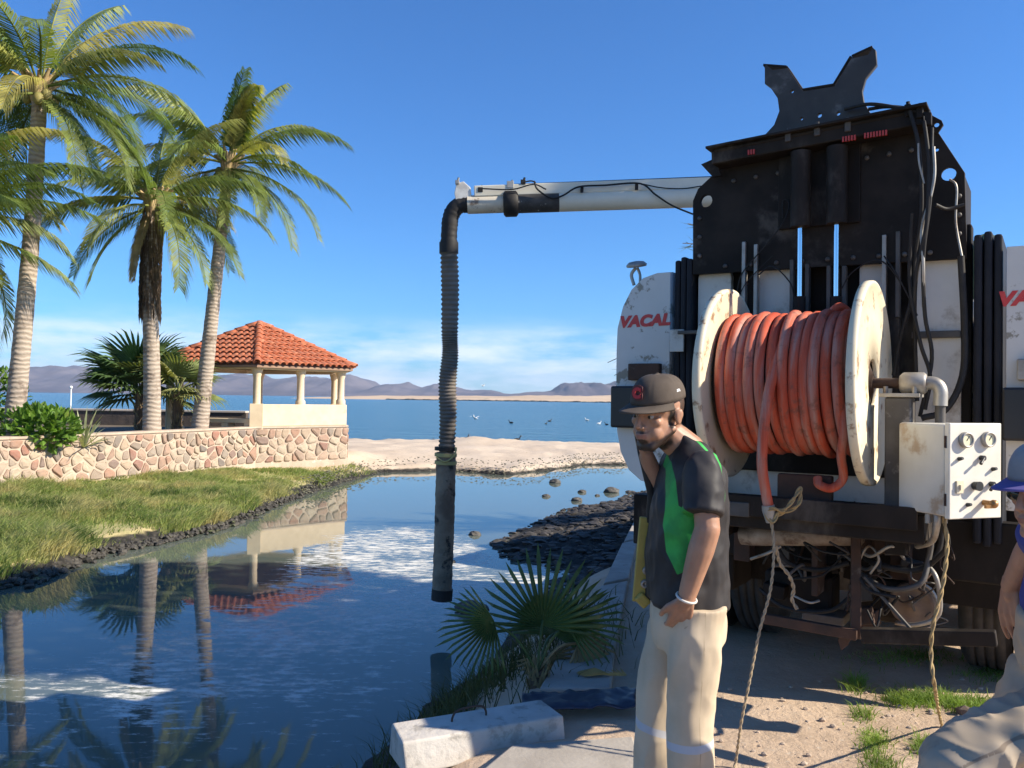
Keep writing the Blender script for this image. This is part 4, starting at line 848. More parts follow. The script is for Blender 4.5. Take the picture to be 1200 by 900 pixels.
rt = M.Rotation(-math.atan2(dxy.z, dxy.x), 3, 'Y')
lbar = tmast('light_bar', soot, mid, (dxy.length, .13, .075), .008, rt); tmast('light_bar_hood', soot, mid + V((0, -.01, .05)), (dxy.length + .04, .19, .014), .003, rt)
for px, py, w in ((883, 178, .05), (998, 162, .08), (1029, 157, .12)):
    q = tp(px, py, -.206); o = MB()
    for k in range(max(3, int(w / .014))): o.box((q.x - w / 2 + k * .014, -.208, q.z), (.009, .012, .026))
    mchild(o.build('louvre_lamp', redl, truck))
mchild(MB().tube([tp(838, 177, -.2), tp(900, 165, -.2), tp(1060, 133, -.2)], .012, 8).build('top_pipe', soot, truck))
for px, py in ((924, 160), (958, 153), (994, 148), (1064, 130), (1078, 132), (1088, 140)): q = tp(px, py, -.2); mchild(MB().box(q, (.03, .035, .06)).tube([q, q + V((0, 0, .045))], .01, 8).build('fitting', greys if px < 1000 else soot, truck, .004))
tipp = px_poly([(822, 193), (838, 186), (846, 206), (836, 208)], -.13); o = tplate('corner_bracket', soot, tipp, [], .02, -.13); mchild(o)
lug = px_poly([(1060, 132), (1070, 124), (1104, 142), (1106, 147), (1099, 157), (1075, 150)], -.08); q = tp(1098, 147, -.08); mchild(tplate('lifting_lug', soot, lug, [(q.x, q.z, .012)], .02, -.085))
fk = [(897, 79), (897, 99), (904, 104), (912, 116), (914, 131), (908, 147), (897, 159), (884, 165), (905, 172), (1030, 150), (1022, 136), (1013, 120), (1011, 108), (1015, 93), (1028, 77), (1027, 60), (1023.5, 57), (1018, 65), (998, 70), (979, 102), (942, 108), (924, 81), (906, 83), (899, 77)]
hol = []
for px, py, r in ((940, 140, .008), (961, 136, .012), (983, 134, .01), (929, 108, .009)): q = tp(px, py, -.1); hol.append((q.x, q.z, r))
fork = tplate('fork_head', mat('scraped_black_steel', (.035, .03, .027), .5, .3, c2=(.06, .052, .045), scale=4, stain=(.22, .2, .18), sscale=4, sth=.57, ssoft=.2, bump=.2), px_poly(fk, -.1), hol, .03, -.1); mchild(fork)
for pts in (((897, 79), (924, 81)), ((1000, 69), (1024, 58)), ((924, 81), (942, 108)), ((942, 108), (979, 102)), ((979, 102), (999, 69))):
    a, b = tp(*pts[0], -.06), tp(*pts[1], -.06); dv = b - a; mchild(MB().box((a + b) / 2, (dv.length, .09, .012), M.Rotation(-math.atan2(dv.z, dv.x), 3, 'Y')).build('fork_flange', soot, truck, .002))
for px, py in [(820 + i * 0, 300 - i * 22) for i in range(3)] + [(860 + i * 26, 212 - i * 4.5) for i in range(9)] + [(1124, 230 + i * 22) for i in range(3)] + [(850 + i * 30, 312 - i * 2) for i in range(9)]:
    q = tp(px, py, -.066); mchild(MB().lathe([(0, .012), (.008, .011), (.013, .006), (.013, 0)], 8, M.Translation(q) @ M.Rotation(math.pi / 2, 4, 'X')).build('mast_bolt', greys, truck))
# lift cylinders
for px, y0, y1, y2 in ((938.5, 178, 266, 352), (981, 172, 262, 352)):
    a, b, c = tp(px, y0, -.16), tp(px, y1, -.16), tp(px, y2, -.16); b.x = c.x = a.x
    cyl = MB().tube([a, b], .052, 20).build('lift_cylinder', soot, truck); MB().tube([b, c], .0145, 16).build('piston_rod', chrome, cyl); MB().tube([c + V((0, 0, .02)), c - V((0, 0, .08))], .03, 14).build('rod_eye', soot, cyl)
tb('cylinder_guard', soot, tp(960, 220, -.06) , (.42, .05, .42), .005)
# hydraulic hoses and wires down the right side of the mast
blkh = [[(1066, 130, -.22), (1076, 170, -.22), (1080, 240, -.2), (1072, 300, -.15), (1068, 350, -.12), (1054, 400, -.1), (1047, 440, -.08)],
        [(1083, 142, -.22), (1088, 190, -.22), (1086, 260, -.22), (1074, 320, -.18), (1072, 380, -.12), (1075, 470, -.1)],
        [(1092, 150, -.2), (1090, 230, -.22), (1082, 300, -.2), (1084, 370, -.15), (1092, 420, -.12), (1078, 488, -.1)],
        [(1069, 250, -.2), (1066, 330, -.15), (1078, 400, -.14), (1090, 440, -.12), (1084, 480, -.1)],
        [(1018, 128, -.14), (1040, 125, -.16), (1066, 127, -.2)], [(990, 128, -.14), (1020, 122, -.18), (1060, 128, -.2), (1085, 134, -.2)],
        [(1126, 300, -.1), (1130, 380, -.08), (1128, 440, -.08), (1108, 480, -.12), (1080, 490, -.15)], [(1130, 240, -.09), (1110, 245, -.12), (1096, 240, -.18)]]
for k, q in enumerate(blkh): tt('hydraulic_hose', rubber, [tp(*p) for p in q], .0095 if k != 6 else .016, 8)
for q, m, r in (([(1094, 172, -.22), (1095, 205, -.22), (1090, 232, -.22), (1080, 270, -.2), (1082, 310, -.2), (1082, 360, -.15)], galv, .008), ([(1076, 168, -.23), (1077, 190, -.23), (1083, 215, -.22)], galv, .005), ([(1113, 210, -.09), (1121, 220, -.09), (1120, 260, -.09), (1127, 300, -.1)], galv, .006),
                ([(889, 322, -.1), (905, 312, -.12), (925, 330, -.14), (932, 350, -.12)], rubber, .004), ([(863, 345, -.08), (870, 320, -.1), (895, 290, -.12), (917, 262, -.12), (925, 240, -.1), (918, 235, -.1), (917, 255, -.1)], rubber, .004), ([(985, 340, -.12), (1000, 318, -.14), (1030, 305, -.14), (1055, 330, -.12), (1075, 370, -.1)], rubber, .004), ([(1036, 300, -.12), (1050, 320, -.14), (1066, 350, -.14)], rubber, .004), ([(866, 360, -.08), (872, 335, -.1), (905, 300, -.1)], rubber, .003)):
    tt('cable', m, [tp(*p) for p in q], r, 6)

# ---- hose reel
RC = V((-.005, -.5, 1.735)); AX = M.Rotation(math.pi / 2, 4, 'Y')
reel = MB().tube([RC + V((-.33, 0, 0)), RC + V((.32, 0, 0))], .285, 32).build('reel_drum', rust, truck)
def flange(x, out):
    pr = [(.115, -.008), (.30, -.008), (.315, -.016), (.45, -.016), (.462, -.022), (.476, -.018), (.478, 0), (.476, .018), (.462, .022), (.45, .010), (.315, .010), (.30, .008), (.115, .008), (.115, -.008)]
    return MB().lathe([(r, z * out) for r, z in pr], 64, M.Translation(RC + V((x, 0, 0))) @ AX).build('reel_flange', cream, truck)
flange(-.34, -1); fr_ = flange(.335, 1)
for s, x in ((-1, -.34), (1, .345)): MB().lathe([(.0, 0), (.045, 0), (.045, .0), (.112, -.03), (.112, -.05)], 20, M.Translation(RC + V((x, 0, 0))) @ AX).build('reel_hub', rust, reel)
tb('reel_post', greys, (.455, -.5, 1.36), (.11, .13, .62), .008); tb('reel_post', greys, (-.44, -.5, 1.36), (.1, .13, .62), .008)
tb('bearing_plate', galv, (.46, -.5, 1.68), (.17, .15, .018), .003)
for dx in (-.06, .06): MB().tube([(.46 + dx, -.54, 1.685), (.46 + dx, -.54, 1.72)], .012, 6).build('bolt', galv, truck)
MB().tube([RC + V((.3, 0, 0)), RC + V((.50, 0, 0))], .024, 14).build('swivel_shaft', rust, truck)
MB().tube([RC + V((.46, 0, 0)), RC + V((.475, 0, 0)), RC + V((.56, 0, 0)), RC + V((.57, 0, 0))], [.038, .05, .05, .04], 16).build('swivel', galv, truck)
tt('swivel_elbow', galv, [RC + V((.55, 0, 0)), RC + V((.6, 0, .0)), RC + V((.625, 0, -.03)), RC + V((.625, 0, -.1))], .03, 14, 5)
tt('feed_pipe', greys, [RC + V((.625, 0, -.08)), RC + V((.625, 0, -.3))], .022, 12, 0)
tb('reel_cradle', soot, (.0, -.46, 1.09), (1.15, .34, .13), .008); tb('cradle_front', greys, (-.36, -.66, 1.12), (.36, .05, .07), .005)
tb('drip_plate', rust, (.06, -.60, 1.235), (.25, .05, .13), .008); tb('cradle_rail', soot, (.1, -.665, 1.14), (.9, .03, .1), .004)
for x in (-.42, .43): tb('cradle_arm', soot, (x, -.2, 1.0), (.09, .5, .12), .006)
# control box, turned towards the sun
E_ = at(1112, 552, 3.46); fv = ray(1112, 552); fv.z = 0; fv.normalize(); rv = V((fv.y, -fv.x, 0)); v1 = (-rv + fv).normalized(); v2 = (rv + fv).normalized()
cbx = MB(); bw, bd, bh = .262, .265, .385
cbm = TI @ M(((v2.x, v1.x, 0, E_.x), (v2.y, v1.y, 0, E_.y), (0, 0, 1, E_.z), (0, 0, 0, 1)))
cb_ = MB().box((bw / 2, .02 + bd / 2, 0), (bw, bd, bh)).build('control_box', mat('box_paint', (.60, .59, .54), .5, 0, c2=(.50, .49, .44), scale=3, stain=(.36, .28, .2), sscale=4.5, sth=.55, ssoft=.12), truck, .012, 3); cb_.matrix_local = cbm
pn = MB().box((bw / 2, .004, 0), (bw + .012, .026, bh + .012)).build('control_panel', mat('panel_paint', (.72, .69, .60), .5, 0, c2=(.64, .60, .5), scale=6, stain=(.3, .2, .12), sscale=14, sth=.7), cb_, .004)
def onp(u, v): return V((u * bw, -.01, bh / 2 - v * bh))
FY = M.Rotation(math.pi / 2, 4, 'X')
for u, v in ((.27, .165), (.72, .16)):
    p = onp(u, v); g = MB().lathe([(.0, .012), (.024, .012), (.026, .02), (.031, .02), (.033, .012), (.033, 0)], 24, M.Translation(p) @ FY).build('gauge', galv, cb_)
    MB().lathe([(0, .0135), (.024, .0135)], 20, M.Translation(p) @ FY).build('gauge_dial', mat('dial', (.72, .68, .45), .4) if u < .5 else bpy.data.materials['dial'], cb_); MB().box(p + V((.004, -.0145, .006)), (.003, .001, .022), M.Rotation(.6, 3, 'Y')).build('needle', blackp, cb_)
for u, v, kind in ((.16, .37, 0), (.6, .36, 1), (.84, .485, 2), (.16, .67, 3), (.47, .66, 4), (.8, .645, 1), (.33, .865, 0), (.66, .845, 5)):
    p = onp(u, v)
    if kind in (0, 2): o = MB().tube([p, p + V((0, -.02, .004))], [.009, .006], 10).build('switch', blackp, cb_)
    elif kind == 1: o = MB().tube([p, p + V((0, -.018, 0))], .011, 12).tube([p + V((0, -.016, 0)), p + V((-.03, -.028, -.022))], [.005, .007], 8).build('lever', blackp, cb_)
    elif kind == 3: o = MB().box(p + V((0, -.004, 0)), (.034, .008, .05)).box(p + V((0, -.012, 0)), (.012, .01, .02)).build('switch_plate', cream, cb_)
    elif kind == 4: o = MB().tube([p, p + V((0, -.028, 0))], [.017, .02], 14).build('knob', blackp, cb_)
    else: o = MB().tube([p, p + V((0, -.045, 0))], [.012, .012], 10).ball(p + V((.0, -.05, 0)), .018, 10, 8).box(p + V((-.02, -.05, -.01)), (.05, .012, .014)).build('valve', mat('brass', (.36, .19, .07), .4, .6), cb_)
for z in (-.12, .12): MB().tube([(-.006, .012, z - .025), (-.006, .012, z + .025)], .006, 8).build('hinge', rust, cb_)
tt('box_conduit', galv, [tp(1098, 600, -.72), tp(1098, 615, -.72), tp(1092, 634, -.6), tp(1075, 640, -.4)], .014, 8)
for px in (1088, 1098, 1106): q = tp(px, 602, -.7); MB().tube([q, q - V((0, 0, .04))], .014, 10).build('cable_gland', galv, truck)

# ---- underside
MB().tube([tp(868, 628, -.3), tp(880, 627, -.3), tp(1008, 626, -.3), tp(1012, 626, -.3)], [.045, .056, .056, .04], 18).build('air_cylinder', mat('worn_cylinder', (.38, .33, .27), .6, .1, c2=(.16, .11, .08), scale=7, stain=(.1, .065, .045), sscale=6, sth=.5, ssoft=.15), truck)
MB().bar(tp(1003, 610, -.35), tp(1003, 748, -.42), .045, .05).build('post', rust, truck, .004); MB().bar(tp(1010, 744, -.52), tp(1168, 748, -.52), .06, .065).build('bumper_bar', soot, truck, .006)
MB().bar(tp(893, 724, -.42), tp(1004, 744, -.45), .035, .05).build('bumper_bar', rust, truck, .004); MB().bar(tp(1013, 676, -.4), tp(1068, 738, -.46), .012, .012).build('brace_rod', greys, truck)
q = tp(986, 745, -.44); MB().prism([(0, 0), (.05, .01), (.03, -.04), (.0, -.07), (-.015, -.02)], -.004, .004, M.Translation(q) @ FY).build('torn_flap', rust, truck)
tb('pump_housing', rust, tp(1044, 632, -.2), (.16, .16, .13), .02); q = tp(1068, 708, -.12)
for a in range(7): b = a * .9
pul = MB().lathe([(0, -.03), (.015, -.034), (.02, -.02), (.085, -.018), (.098, -.026), (.104, 0), (.104, .05), (0, .05)], 32, M.Translation(q) @ FY @ M.Rotation(math.pi, 4, 'X')).build('pulley', mat('rusted_disc', (.27, .19, .12), .8, .1, c2=(.17, .11, .075), scale=8), truck)
tt('belt_guard', galv, [q + V((math.cos(a) * .125, -.02, math.sin(a) * .125)) for a in [rad(x) for x in (-110, -60, -10, 40, 80)]], .008, 8)
tb('gearbox', soot, tp(1040, 700, .05), (.3, .2, .22), .03); tb('valve_block', soot, tp(940, 690, -.05), (.35, .2, .2), .02); tb('bracket_plate', rust, tp(960, 660, -.2), (.03, .2, .3), .004)
tb('battery_box', soot, (-.75, .25, .75), (.5, .35, .4), .015); tb('tool_tray', greys, tp(968, 722, -.15), (.2, .18, .05), .006)
rr = random.Random(17)
for q, r, m in (([(1010, 650, -.25), (1030, 662, -.35), (1075, 668, -.35), (1098, 648, -.3), (1104, 615, -.3)], .016, rubber), ([(1008, 672, -.3), (1040, 690, -.4), (1078, 684, -.4), (1088, 655, -.35), (1092, 630, -.35)], .013, greys), ([(1085, 660, -.3), (1098, 680, -.35), (1100, 720, -.3), (1075, 732, -.25), (1050, 730, -.2)], .011, galv), ([(1003, 640, -.3), (1020, 652, -.4), (1045, 640, -.45), (1060, 655, -.35)], .008, galv), ([(1005, 660, -.35), (1018, 640, -.4), (1030, 655, -.42), (1020, 672, -.38)], .006, galv), ([(930, 698, -.35), (948, 706, -.4), (960, 704, -.35)], .006, galv), ([(880, 655, -.35), (900, 648, -.4), (915, 640, -.38)], .008, galv), ([(1000, 655, -.35), (1016, 690, -.42), (1050, 700, -.42)], .009, rubber), ([(910, 640, -.3), (925, 660, -.32), (960, 668, -.3), (995, 660, -.3)], .012, rubber), ([(890, 690, -.3), (920, 712, -.35), (970, 716, -.35), (996, 700, -.3)], .01, rubber), ([(1105, 612, -.5), (1110, 640, -.4), (1090, 662, -.35)], .012, rubber)):
    tt('loose_hose', m, [tp(*p) for p in q], r, 8)

for k in range(22):                                 # tangle of small lines under the tail
    x, y, d_ = rr.uniform(895, 1100), rr.uniform(618, 720), rr.uniform(-.42, -.1); q = [(x, y, d_)]
    for j in range(4): q.append((q[-1][0] + rr.uniform(-30, 30), min(735, q[-1][1] + rr.uniform(-22, 28)), q[-1][2] + rr.uniform(-.08, .08)))
    tt('loose_line', rr.choice((rubber, rubber, rubber, greys, rust, rust)), [tp(*p) for p in q], rr.choice((.004, .006, .009)), 6)
for k in range(16): tb('small_part', rr.choice((rust, soot, greys, soot)), tp(rr.uniform(890, 1095), rr.uniform(630, 725), rr.uniform(-.3, .1)), (rr.uniform(.03, .12), rr.uniform(.04, .12), rr.uniform(.03, .1)), .006, M.Rotation(rr.uniform(-.3, .3), 3, 'Y'))

# ---- boom: built where it reaches out over the pond
def wb(mb, name, m, parent=truck, bevel=0):
    o = mb.build(name, m, parent, bevel); p = parent; o.matrix_parent_inverse = TI if p is truck else M.Identity(4); return o
BY = 8.4; bl, br_ = at(548, 240, BY), at(828, 231, BY); bd_ = (br_ - bl).normalized(); pv = bl + bd_ * 4.5
tt('boom_pedestal', soot, [TI @ V((pv.x, pv.y, 2.2)), TI @ V((pv.x, pv.y, pv.z + .05))], .2, 20, 0)
beam = wb(MB().bar(at(556, 226, BY), pv + V((0, 0, .14)), .15, .11), 'boom', boomp, bevel=.008)
up = V((0, 0, 1)); bdir = M.Identity(4)
def bchild(mb, name, m, bevel=0): o = mb.build(name, m, beam, bevel); return o
bchild(MB().tube([bl, bl + bd_ * .38], .092, 20), 'inner_pipe', mat('dirty_boom_paint', (.62, .56, .44), .6, 0, c2=(.5, .43, .33), scale=6, stain=(.22, .15, .1), sscale=9, sth=.55, ssoft=.1))
bchild(MB().tube([bl + bd_ * .36, bl + bd_ * .38, bl + bd_ * .49, bl + bd_ * .51], [.11, .135, .135, .11], 20), 'boom_clamp', rubber)
bchild(MB().tube([bl + bd_ * .50, bl + bd_ * .92], .101, 20), 'grimy_sleeve', mat('grimy_sleeve', (.03, .027, .024), .7, 0, c2=(.06, .055, .05), scale=12, stain=(.5, .46, .38), sscale=16, sth=.62, ssoft=.06))
bchild(MB().tube([bl + bd_ * .92, pv], .10, 20), 'outer_pipe', boomp)
bchild(MB().bar(at(596, 218, BY) , pv + V((0, 0, .205)), .09, .018), 'top_rail', soot, .002)
q = at(541, 228, BY); bchild(MB().prism([(-.05, .1), (.02, .12), (.09, .06), (.1, -.02), (.03, -.13), (-.05, -.1), (-.07, 0)], -.06, .06, M.Translation(q) @ FY), 'end_bracket', mat('bracket_paint', (.7, .68, .62), .5, 0, c2=(.5, .47, .42), scale=14), .006)
for px, py, s in ((563, 223, .05), (598, 217, .07), (613, 214, .05), (536, 214, .04)): q = at(px, py, BY - .05); bchild(MB().box(q, (s, .06, s)).tube([q, q + V((s * .3, 0, .05))], .012, 8), 'boom_fitting', galv if px in (536, 598) else rubber, .004)
for px, py in ((598, 236), (682, 222), (746, 219)): q = at(px, py, BY - .1); bchild(MB().box(q, (.03, .03, .06)), 'cable_clip', rubber, .004)
for q, r in (([(626, 212), (630, 222), (646, 232), (660, 229), (678, 219), (710, 217), (750, 215), (768, 228), (788, 241), (812, 251)], .009), ([(564, 221), (600, 222), (625, 216), (640, 222)], .007), ([(750, 215), (775, 220), (800, 221), (822, 218)], .006), ([(612, 214), (622, 212), (628, 214)], .007)): bchild(MB().tube(catmull([at(*p, BY - .13) for p in q], 5), r, 6), 'cable', rubber)
# suction hose: black elbow, ribbed hose, patched lower pipe
el = catmull([bl + bd_ * .06, at(538, 241, BY), at(529, 252, BY), at(526.5, 270, BY), at(526, 290, BY)], 8)
sh = bchild(MB().tube(el, [.081 + .008 * noise.noise((i * .7, 3, 1)) + .003 * (i % 2) for i in range(len(el))], 18), 'suction_elbow', rubber)
bchild(MB().tube([at(526, 284, BY), at(526, 297, BY)], .096, 18), 'hose_band', rubber)
hp = catmull([at(526, 290, BY), at(527.5, 340, BY), at(527, 390, BY), at(527.5, 415, BY), at(524.5, 450, BY), at(525, 490, BY), at(523, 535, BY)], 38); n = len(hp)
bchild(MB().tube(hp, [.083 + .008 * math.sin(i * math.pi / 2 * .98) + .004 * math.sin(i * .05) for i in range(n)], 18), 'suction_hose', mat('ribbed_hose', (.095, .08, .062), .75, 0, c2=(.18, .15, .12), scale=2.2, stain=(.19, .165, .13), sscale=4, sth=.6, ssoft=.2))
lp = catmull([at(523, 530, BY), at(521.5, 590, BY), at(520, 640, BY), at(517.5, 701, BY)], 16)
bchild(MB().tube(lp, [.098 + .007 * noise.noise((i * .35, 2, 0)) + .003 * (i % 2) for i in range(len(lp))], 20), 'suction_pipe', mat('rusty_pipe', (.29, .22, .15), .85, 0, c2=(.15, .105, .07), scale=5, stain=(.03, .024, .02), sscale=6, sth=.56, ssoft=.1, bump=.7, bscale=25, bdist=.02))
bchild(MB().tube([at(518.5, 690, BY), at(517.5, 703, BY)], .106, 20), 'pipe_rim', mat('rim_dark', (.03, .024, .02), .8))
for py, m in ((531, 'y'), (540, 'y'), (524, 'k')): bchild(MB().tube([at(522.5, py, BY), at(522.3, py + 4, BY)], .112, 20), 'hose_strap', mat('yellow_strap', (.45, .37, .14), .7) if m == 'y' and 'yellow_strap' not in bpy.data.materials else (bpy.data.materials['yellow_strap'] if m == 'y' else rubber))
bchild(MB().tube(catmull([at(511, 536, BY - .1), at(522, 541, BY - .12), at(533, 533, BY - .1), at(534, 524, BY - .08)], 5), .008, 6), 'strap_tail', bpy.data.materials['yellow_strap'])

# ---------------------------------------------------------------- red hose wound on the reel
hose_t = NT('red_hose'); hs = hose_t.noise(3.2, 5, .6, None, (7.5, .7, .7)); hc = hose_t.ramp(hs, [(.3, (.42, .06, .03)), (.45, (.52, .10, .05)), (.56, (.46, .17, .12)), (.68, (.44, .27, .22))])
hc = hose_t.mix(hose_t.rng(hose_t.noise(14, 5, .7), .52, .7, 0, .75), hc, (.19, .085, .06)); hose_t.set(hc, .7, 0, .22); hose_t.bump(hose_t.noise(60, 3), .15, .003)
hr = thing('red_hose', 'faded red rubber hose wound on the cream reel, its end hanging down', 'hose'); hr.matrix_world = TM
r_ = random.Random(4); pts = []; turns = 12; per = 40; x0, x1 = -.295, .29
for i in range(turns * per + 1):
    a = 2 * math.pi * i / per; u = i / (turns * per); tn = i // per; rj = .326 + .007 * math.sin(tn * 2.3) + .006 * noise.noise((i * .03, 0, 0))
    pts.append(RC + V((x0 + (x1 - x0) * (u + .010 * math.sin(a + tn)), math.sin(a) * -rj, math.cos(a) * rj)))
MB().tube(pts, .0245, 12).build('coil', hose_t.m, hr)
pts2 = []
for i in range(5 * per + 1): a = 2 * math.pi * i / per; u = i / (5 * per); pts2.append(RC + V((.27 - .30 * u, math.sin(a) * -.289, math.cos(a) * .289)))
MB().tube(pts2, .0245, 10).build('inner_coil', hose_t.m, hr)
ov = [RC + V((.24, .12, .30)), RC + V((.19, .03, .365))] + [tp(968, 373, -.5), tp(945, 374, -.60), tp(926, 388, -.70), tp(911, 420, -.80), tp(901, 460, -.88), tp(895, 505, -.91), tp(893, 545, -.90), tp(898, 580, -.86), tp(902, 600, -.84)]
MB().tube(catmull(ov, 10), .0235, 14).build('hanging_end', hose_t.m, hr)
e0, e1 = tp(900, 592, -.85), tp(903, 612, -.84); MB().tube([e0, e0.lerp(e1, .3), e1], [.028, .03, .02], 12).build('end_fitting', galv, hr)
tl = [RC + V((.27, -.30, -.1)), RC + V((.275, -.29, -.22)), RC + V((.25, -.22, -.33)), tp(988, 560, -.64), tp(975, 572, -.66), tp(960, 568, -.66), tp(958, 560, -.64)]
MB().tube(catmull(tl, 8), .02, 10).build('tail', hose_t.m, hr)
# ropes
rope_m = mat('sisal_rope', (.42, .33, .21), .95, 0, c2=(.30, .23, .15), scale=40, bump=.6, bscale=120, bdist=.003)
def rope(name, label, pts, r, m, twist=90, strands=2):
    P = catmull(pts, 14); mb = MB(); L = 0
    for s in range(strands):
        Q = []; L = 0
        for i, p in enumerate(P):
            if i: L += (P[i] - P[i - 1]).length
            t_ = (P[min(i + 1, len(P) - 1)] - P[max(0, i - 1)]).normalized(); nv = t_.cross(V((0, 1, 0))).normalized(); bv = t_.cross(nv); a = L * twist + s * 2 * math.pi / strands
            Q.append(p + (nv * math.cos(a) + bv * math.sin(a)) * r * .6)
        mb.tube(Q, r * .7, 6)
    o = mb.build(name, m); return tag(o, label, 'rope')
rope('rope', 'thin twisted tan rope hanging from the red hose end to the dirt', [TM @ tp(903, 606, -.84), TM @ tp(907, 640, -.86), TM @ tp(903, 690, -.9), TM @ tp(890, 740, -.95), TM @ tp(878, 800, -1.0), TM @ tp(868, 850, -1.02), gz(861, 898, .01), gz(850, 925, .01)], .006, rope_m)
yr = mat('yellow_cord', (.40, .29, .13), .9, 0, c2=(.28, .2, .1), scale=25, bump=.5, bscale=120, bdist=.003)
rope('cord', 'thicker yellowish cord hanging below the control box to the grass', [TM @ tp(1106, 606, -.72), TM @ tp(1110, 640, -.74), TM @ tp(1104, 690, -.78), TM @ tp(1094, 730, -.82), TM @ tp(1091, 765, -.82), TM @ tp(1096, 810, -.8), gz(1103, 848, .02), gz(1106, 872, .012), gz(1118, 880, .012)], .0072, yr, 50)
rope('rope', 'loops of yellow rope knotted under the left end of the reel', [TM @ tp(898, 606, -.84), TM @ tp(915, 602, -.8), TM @ tp(935, 592, -.78), TM @ tp(938, 572, -.76), TM @ tp(930, 585, -.8), TM @ tp(918, 598, -.82), TM @ tp(905, 596, -.87), TM @ tp(897, 600, -.86), TM @ tp(905, 612, -.86), TM @ tp(912, 600, -.84)], .008, yr, 50)
rope('rope', 'frayed short rope with a knotted end dangling behind the long rope', [TM @ tp(909, 640, -.84), TM @ tp(914, 660, -.8), TM @ tp(925, 675, -.78), TM @ tp(930, 690, -.76), TM @ tp(928, 702, -.76), TM @ tp(934, 714, -.76)], .007, rope_m)
# ---------------------------------------------------------------- people
def capsule(mb, p0, r0, p1, r1, n=14):
    p0, p1 = V(p0), V(p1); d = (p1 - p0).normalized(); pts = []; R = []
    for k in (1, .92, .7, .38): pts.append(p0 - d * r0 * k); R.append(r0 * math.sqrt(max(.0004, 1 - k * k)))
    pts += [p0, p1]; R += [r0, r1]
    for k in (.38, .7, .92, 1): pts.append(p1 + d * r1 * k); R.append(r1 * math.sqrt(max(.0004, 1 - k * k)))
    mb.tube(pts, R, n)
def chain(mb, pts, n=14):
    for a, b in zip(pts, pts[1:]): capsule(mb, a[0], a[1], b[0], b[1], n)
def loft(mb, rings, n=28, cap=True):               # rings: centre, half depth vector, half width vector
    vs = []; fs = []
    for c, a, b, sq in rings:
        for j in range(n):
            t_ = 2 * math.pi * j / n; ct, st_ = math.cos(t_), math.sin(t_); k = sq
            vs.append(c + a * math.copysign(abs(ct) ** k, ct) + b * math.copysign(abs(st_) ** k, st_))
    for i in range(len(rings) - 1):
        for j in range(n): k = (j + 1) % n; fs.append((i * n + j, i * n + k, (i + 1) * n + k, (i + 1) * n + j))
    L = (len(rings) - 1) * n; fs += [tuple(range(n - 1, -1, -1)), tuple(range(L, L + n))]
    mb.add(vs, fs, True)
def solidify_blob(mb, name, voxel, it=4, fac=.5):   # melt overlapping closed shapes into one skin
    o = mb.build('tmp', None); r = o.modifiers.new('r', 'REMESH'); r.mode = 'VOXEL'; r.voxel_size = voxel; s = o.modifiers.new('s', 'SMOOTH'); s.iterations = it; s.factor = fac
    me = bpy.data.meshes.new_from_object(o.evaluated_get(bpy.context.evaluated_depsgraph_get())); old = o.data; bpy.data.objects.remove(o); bpy.data.meshes.remove(old); me.name = name
    me.polygons.foreach_set('use_smooth', [True] * len(me.polygons)); return me
def coords(me): a = np.empty(len(me.vertices) * 3, np.float32); me.vertices.foreach_get('co', a); return a.reshape(-1, 3)
def normals(me): a = np.empty(len(me.vertices) * 3, np.float32); me.vertices.foreach_get('normal', a); return a.reshape(-1, 3)
def fold(me, amp, freq, seed, amp2=0, freq2=(30, 30, 30)):
    P, Nn = coords(me), normals(me)
    w = np.array([noise.fractal((p[0] * freq[0] + seed, p[1] * freq[1], p[2] * freq[2]), .8, 2, 3) for p in P]); w = np.where(w < 0, w * .6, 1.2 * w)
    if amp2: w2 = np.array([1 - abs(noise.noise((p[0] * freq2[0], p[1] * freq2[1], p[2] * freq2[2] + seed))) * 2 for p in P]); P = P + Nn * (w2 * amp2)[:, None]
    P = P + Nn * (w * amp)[:, None]; me.vertices.foreach_set('co', P.astype(np.float32).ravel()); me.update()
def fattr(me, name, val): a = me.attributes.new(name, 'FLOAT', 'POINT'); a.data.foreach_set('value', np.asarray(val, np.float32))
def poly_sd(X, Y, poly):
    d = np.full(X.shape, 1e9); ins = np.zeros(X.shape, bool); n = len(poly)
    for i in range(n):
        x0, y0 = poly[i]; x1, y1 = poly[(i + 1) % n]; ex, ey = x1 - x0, y1 - y0; t_ = np.clip(((X - x0) * ex + (Y - y0) * ey) / (ex * ex + ey * ey), 0, 1)
        d = np.minimum(d, np.hypot(X - x0 - t_ * ex, Y - y0 - t_ * ey))
        if y0 != y1: ins ^= ((y0 > Y) != (y1 > Y)) & (X < x0 + (Y - y0) * ex / ey)
    return np.where(ins, d, -d)
def line_sd(P, pts):
    d = np.full(len(P), 1e9)
    for a, b in zip(pts, pts[1:]):
        a, b = np.array(a), np.array(b); e = b - a; t_ = np.clip(((P - a) @ e) / (e @ e), 0, 1); d = np.minimum(d, np.linalg.norm(P - a - t_[:, None] * e, axis=1))
    return d
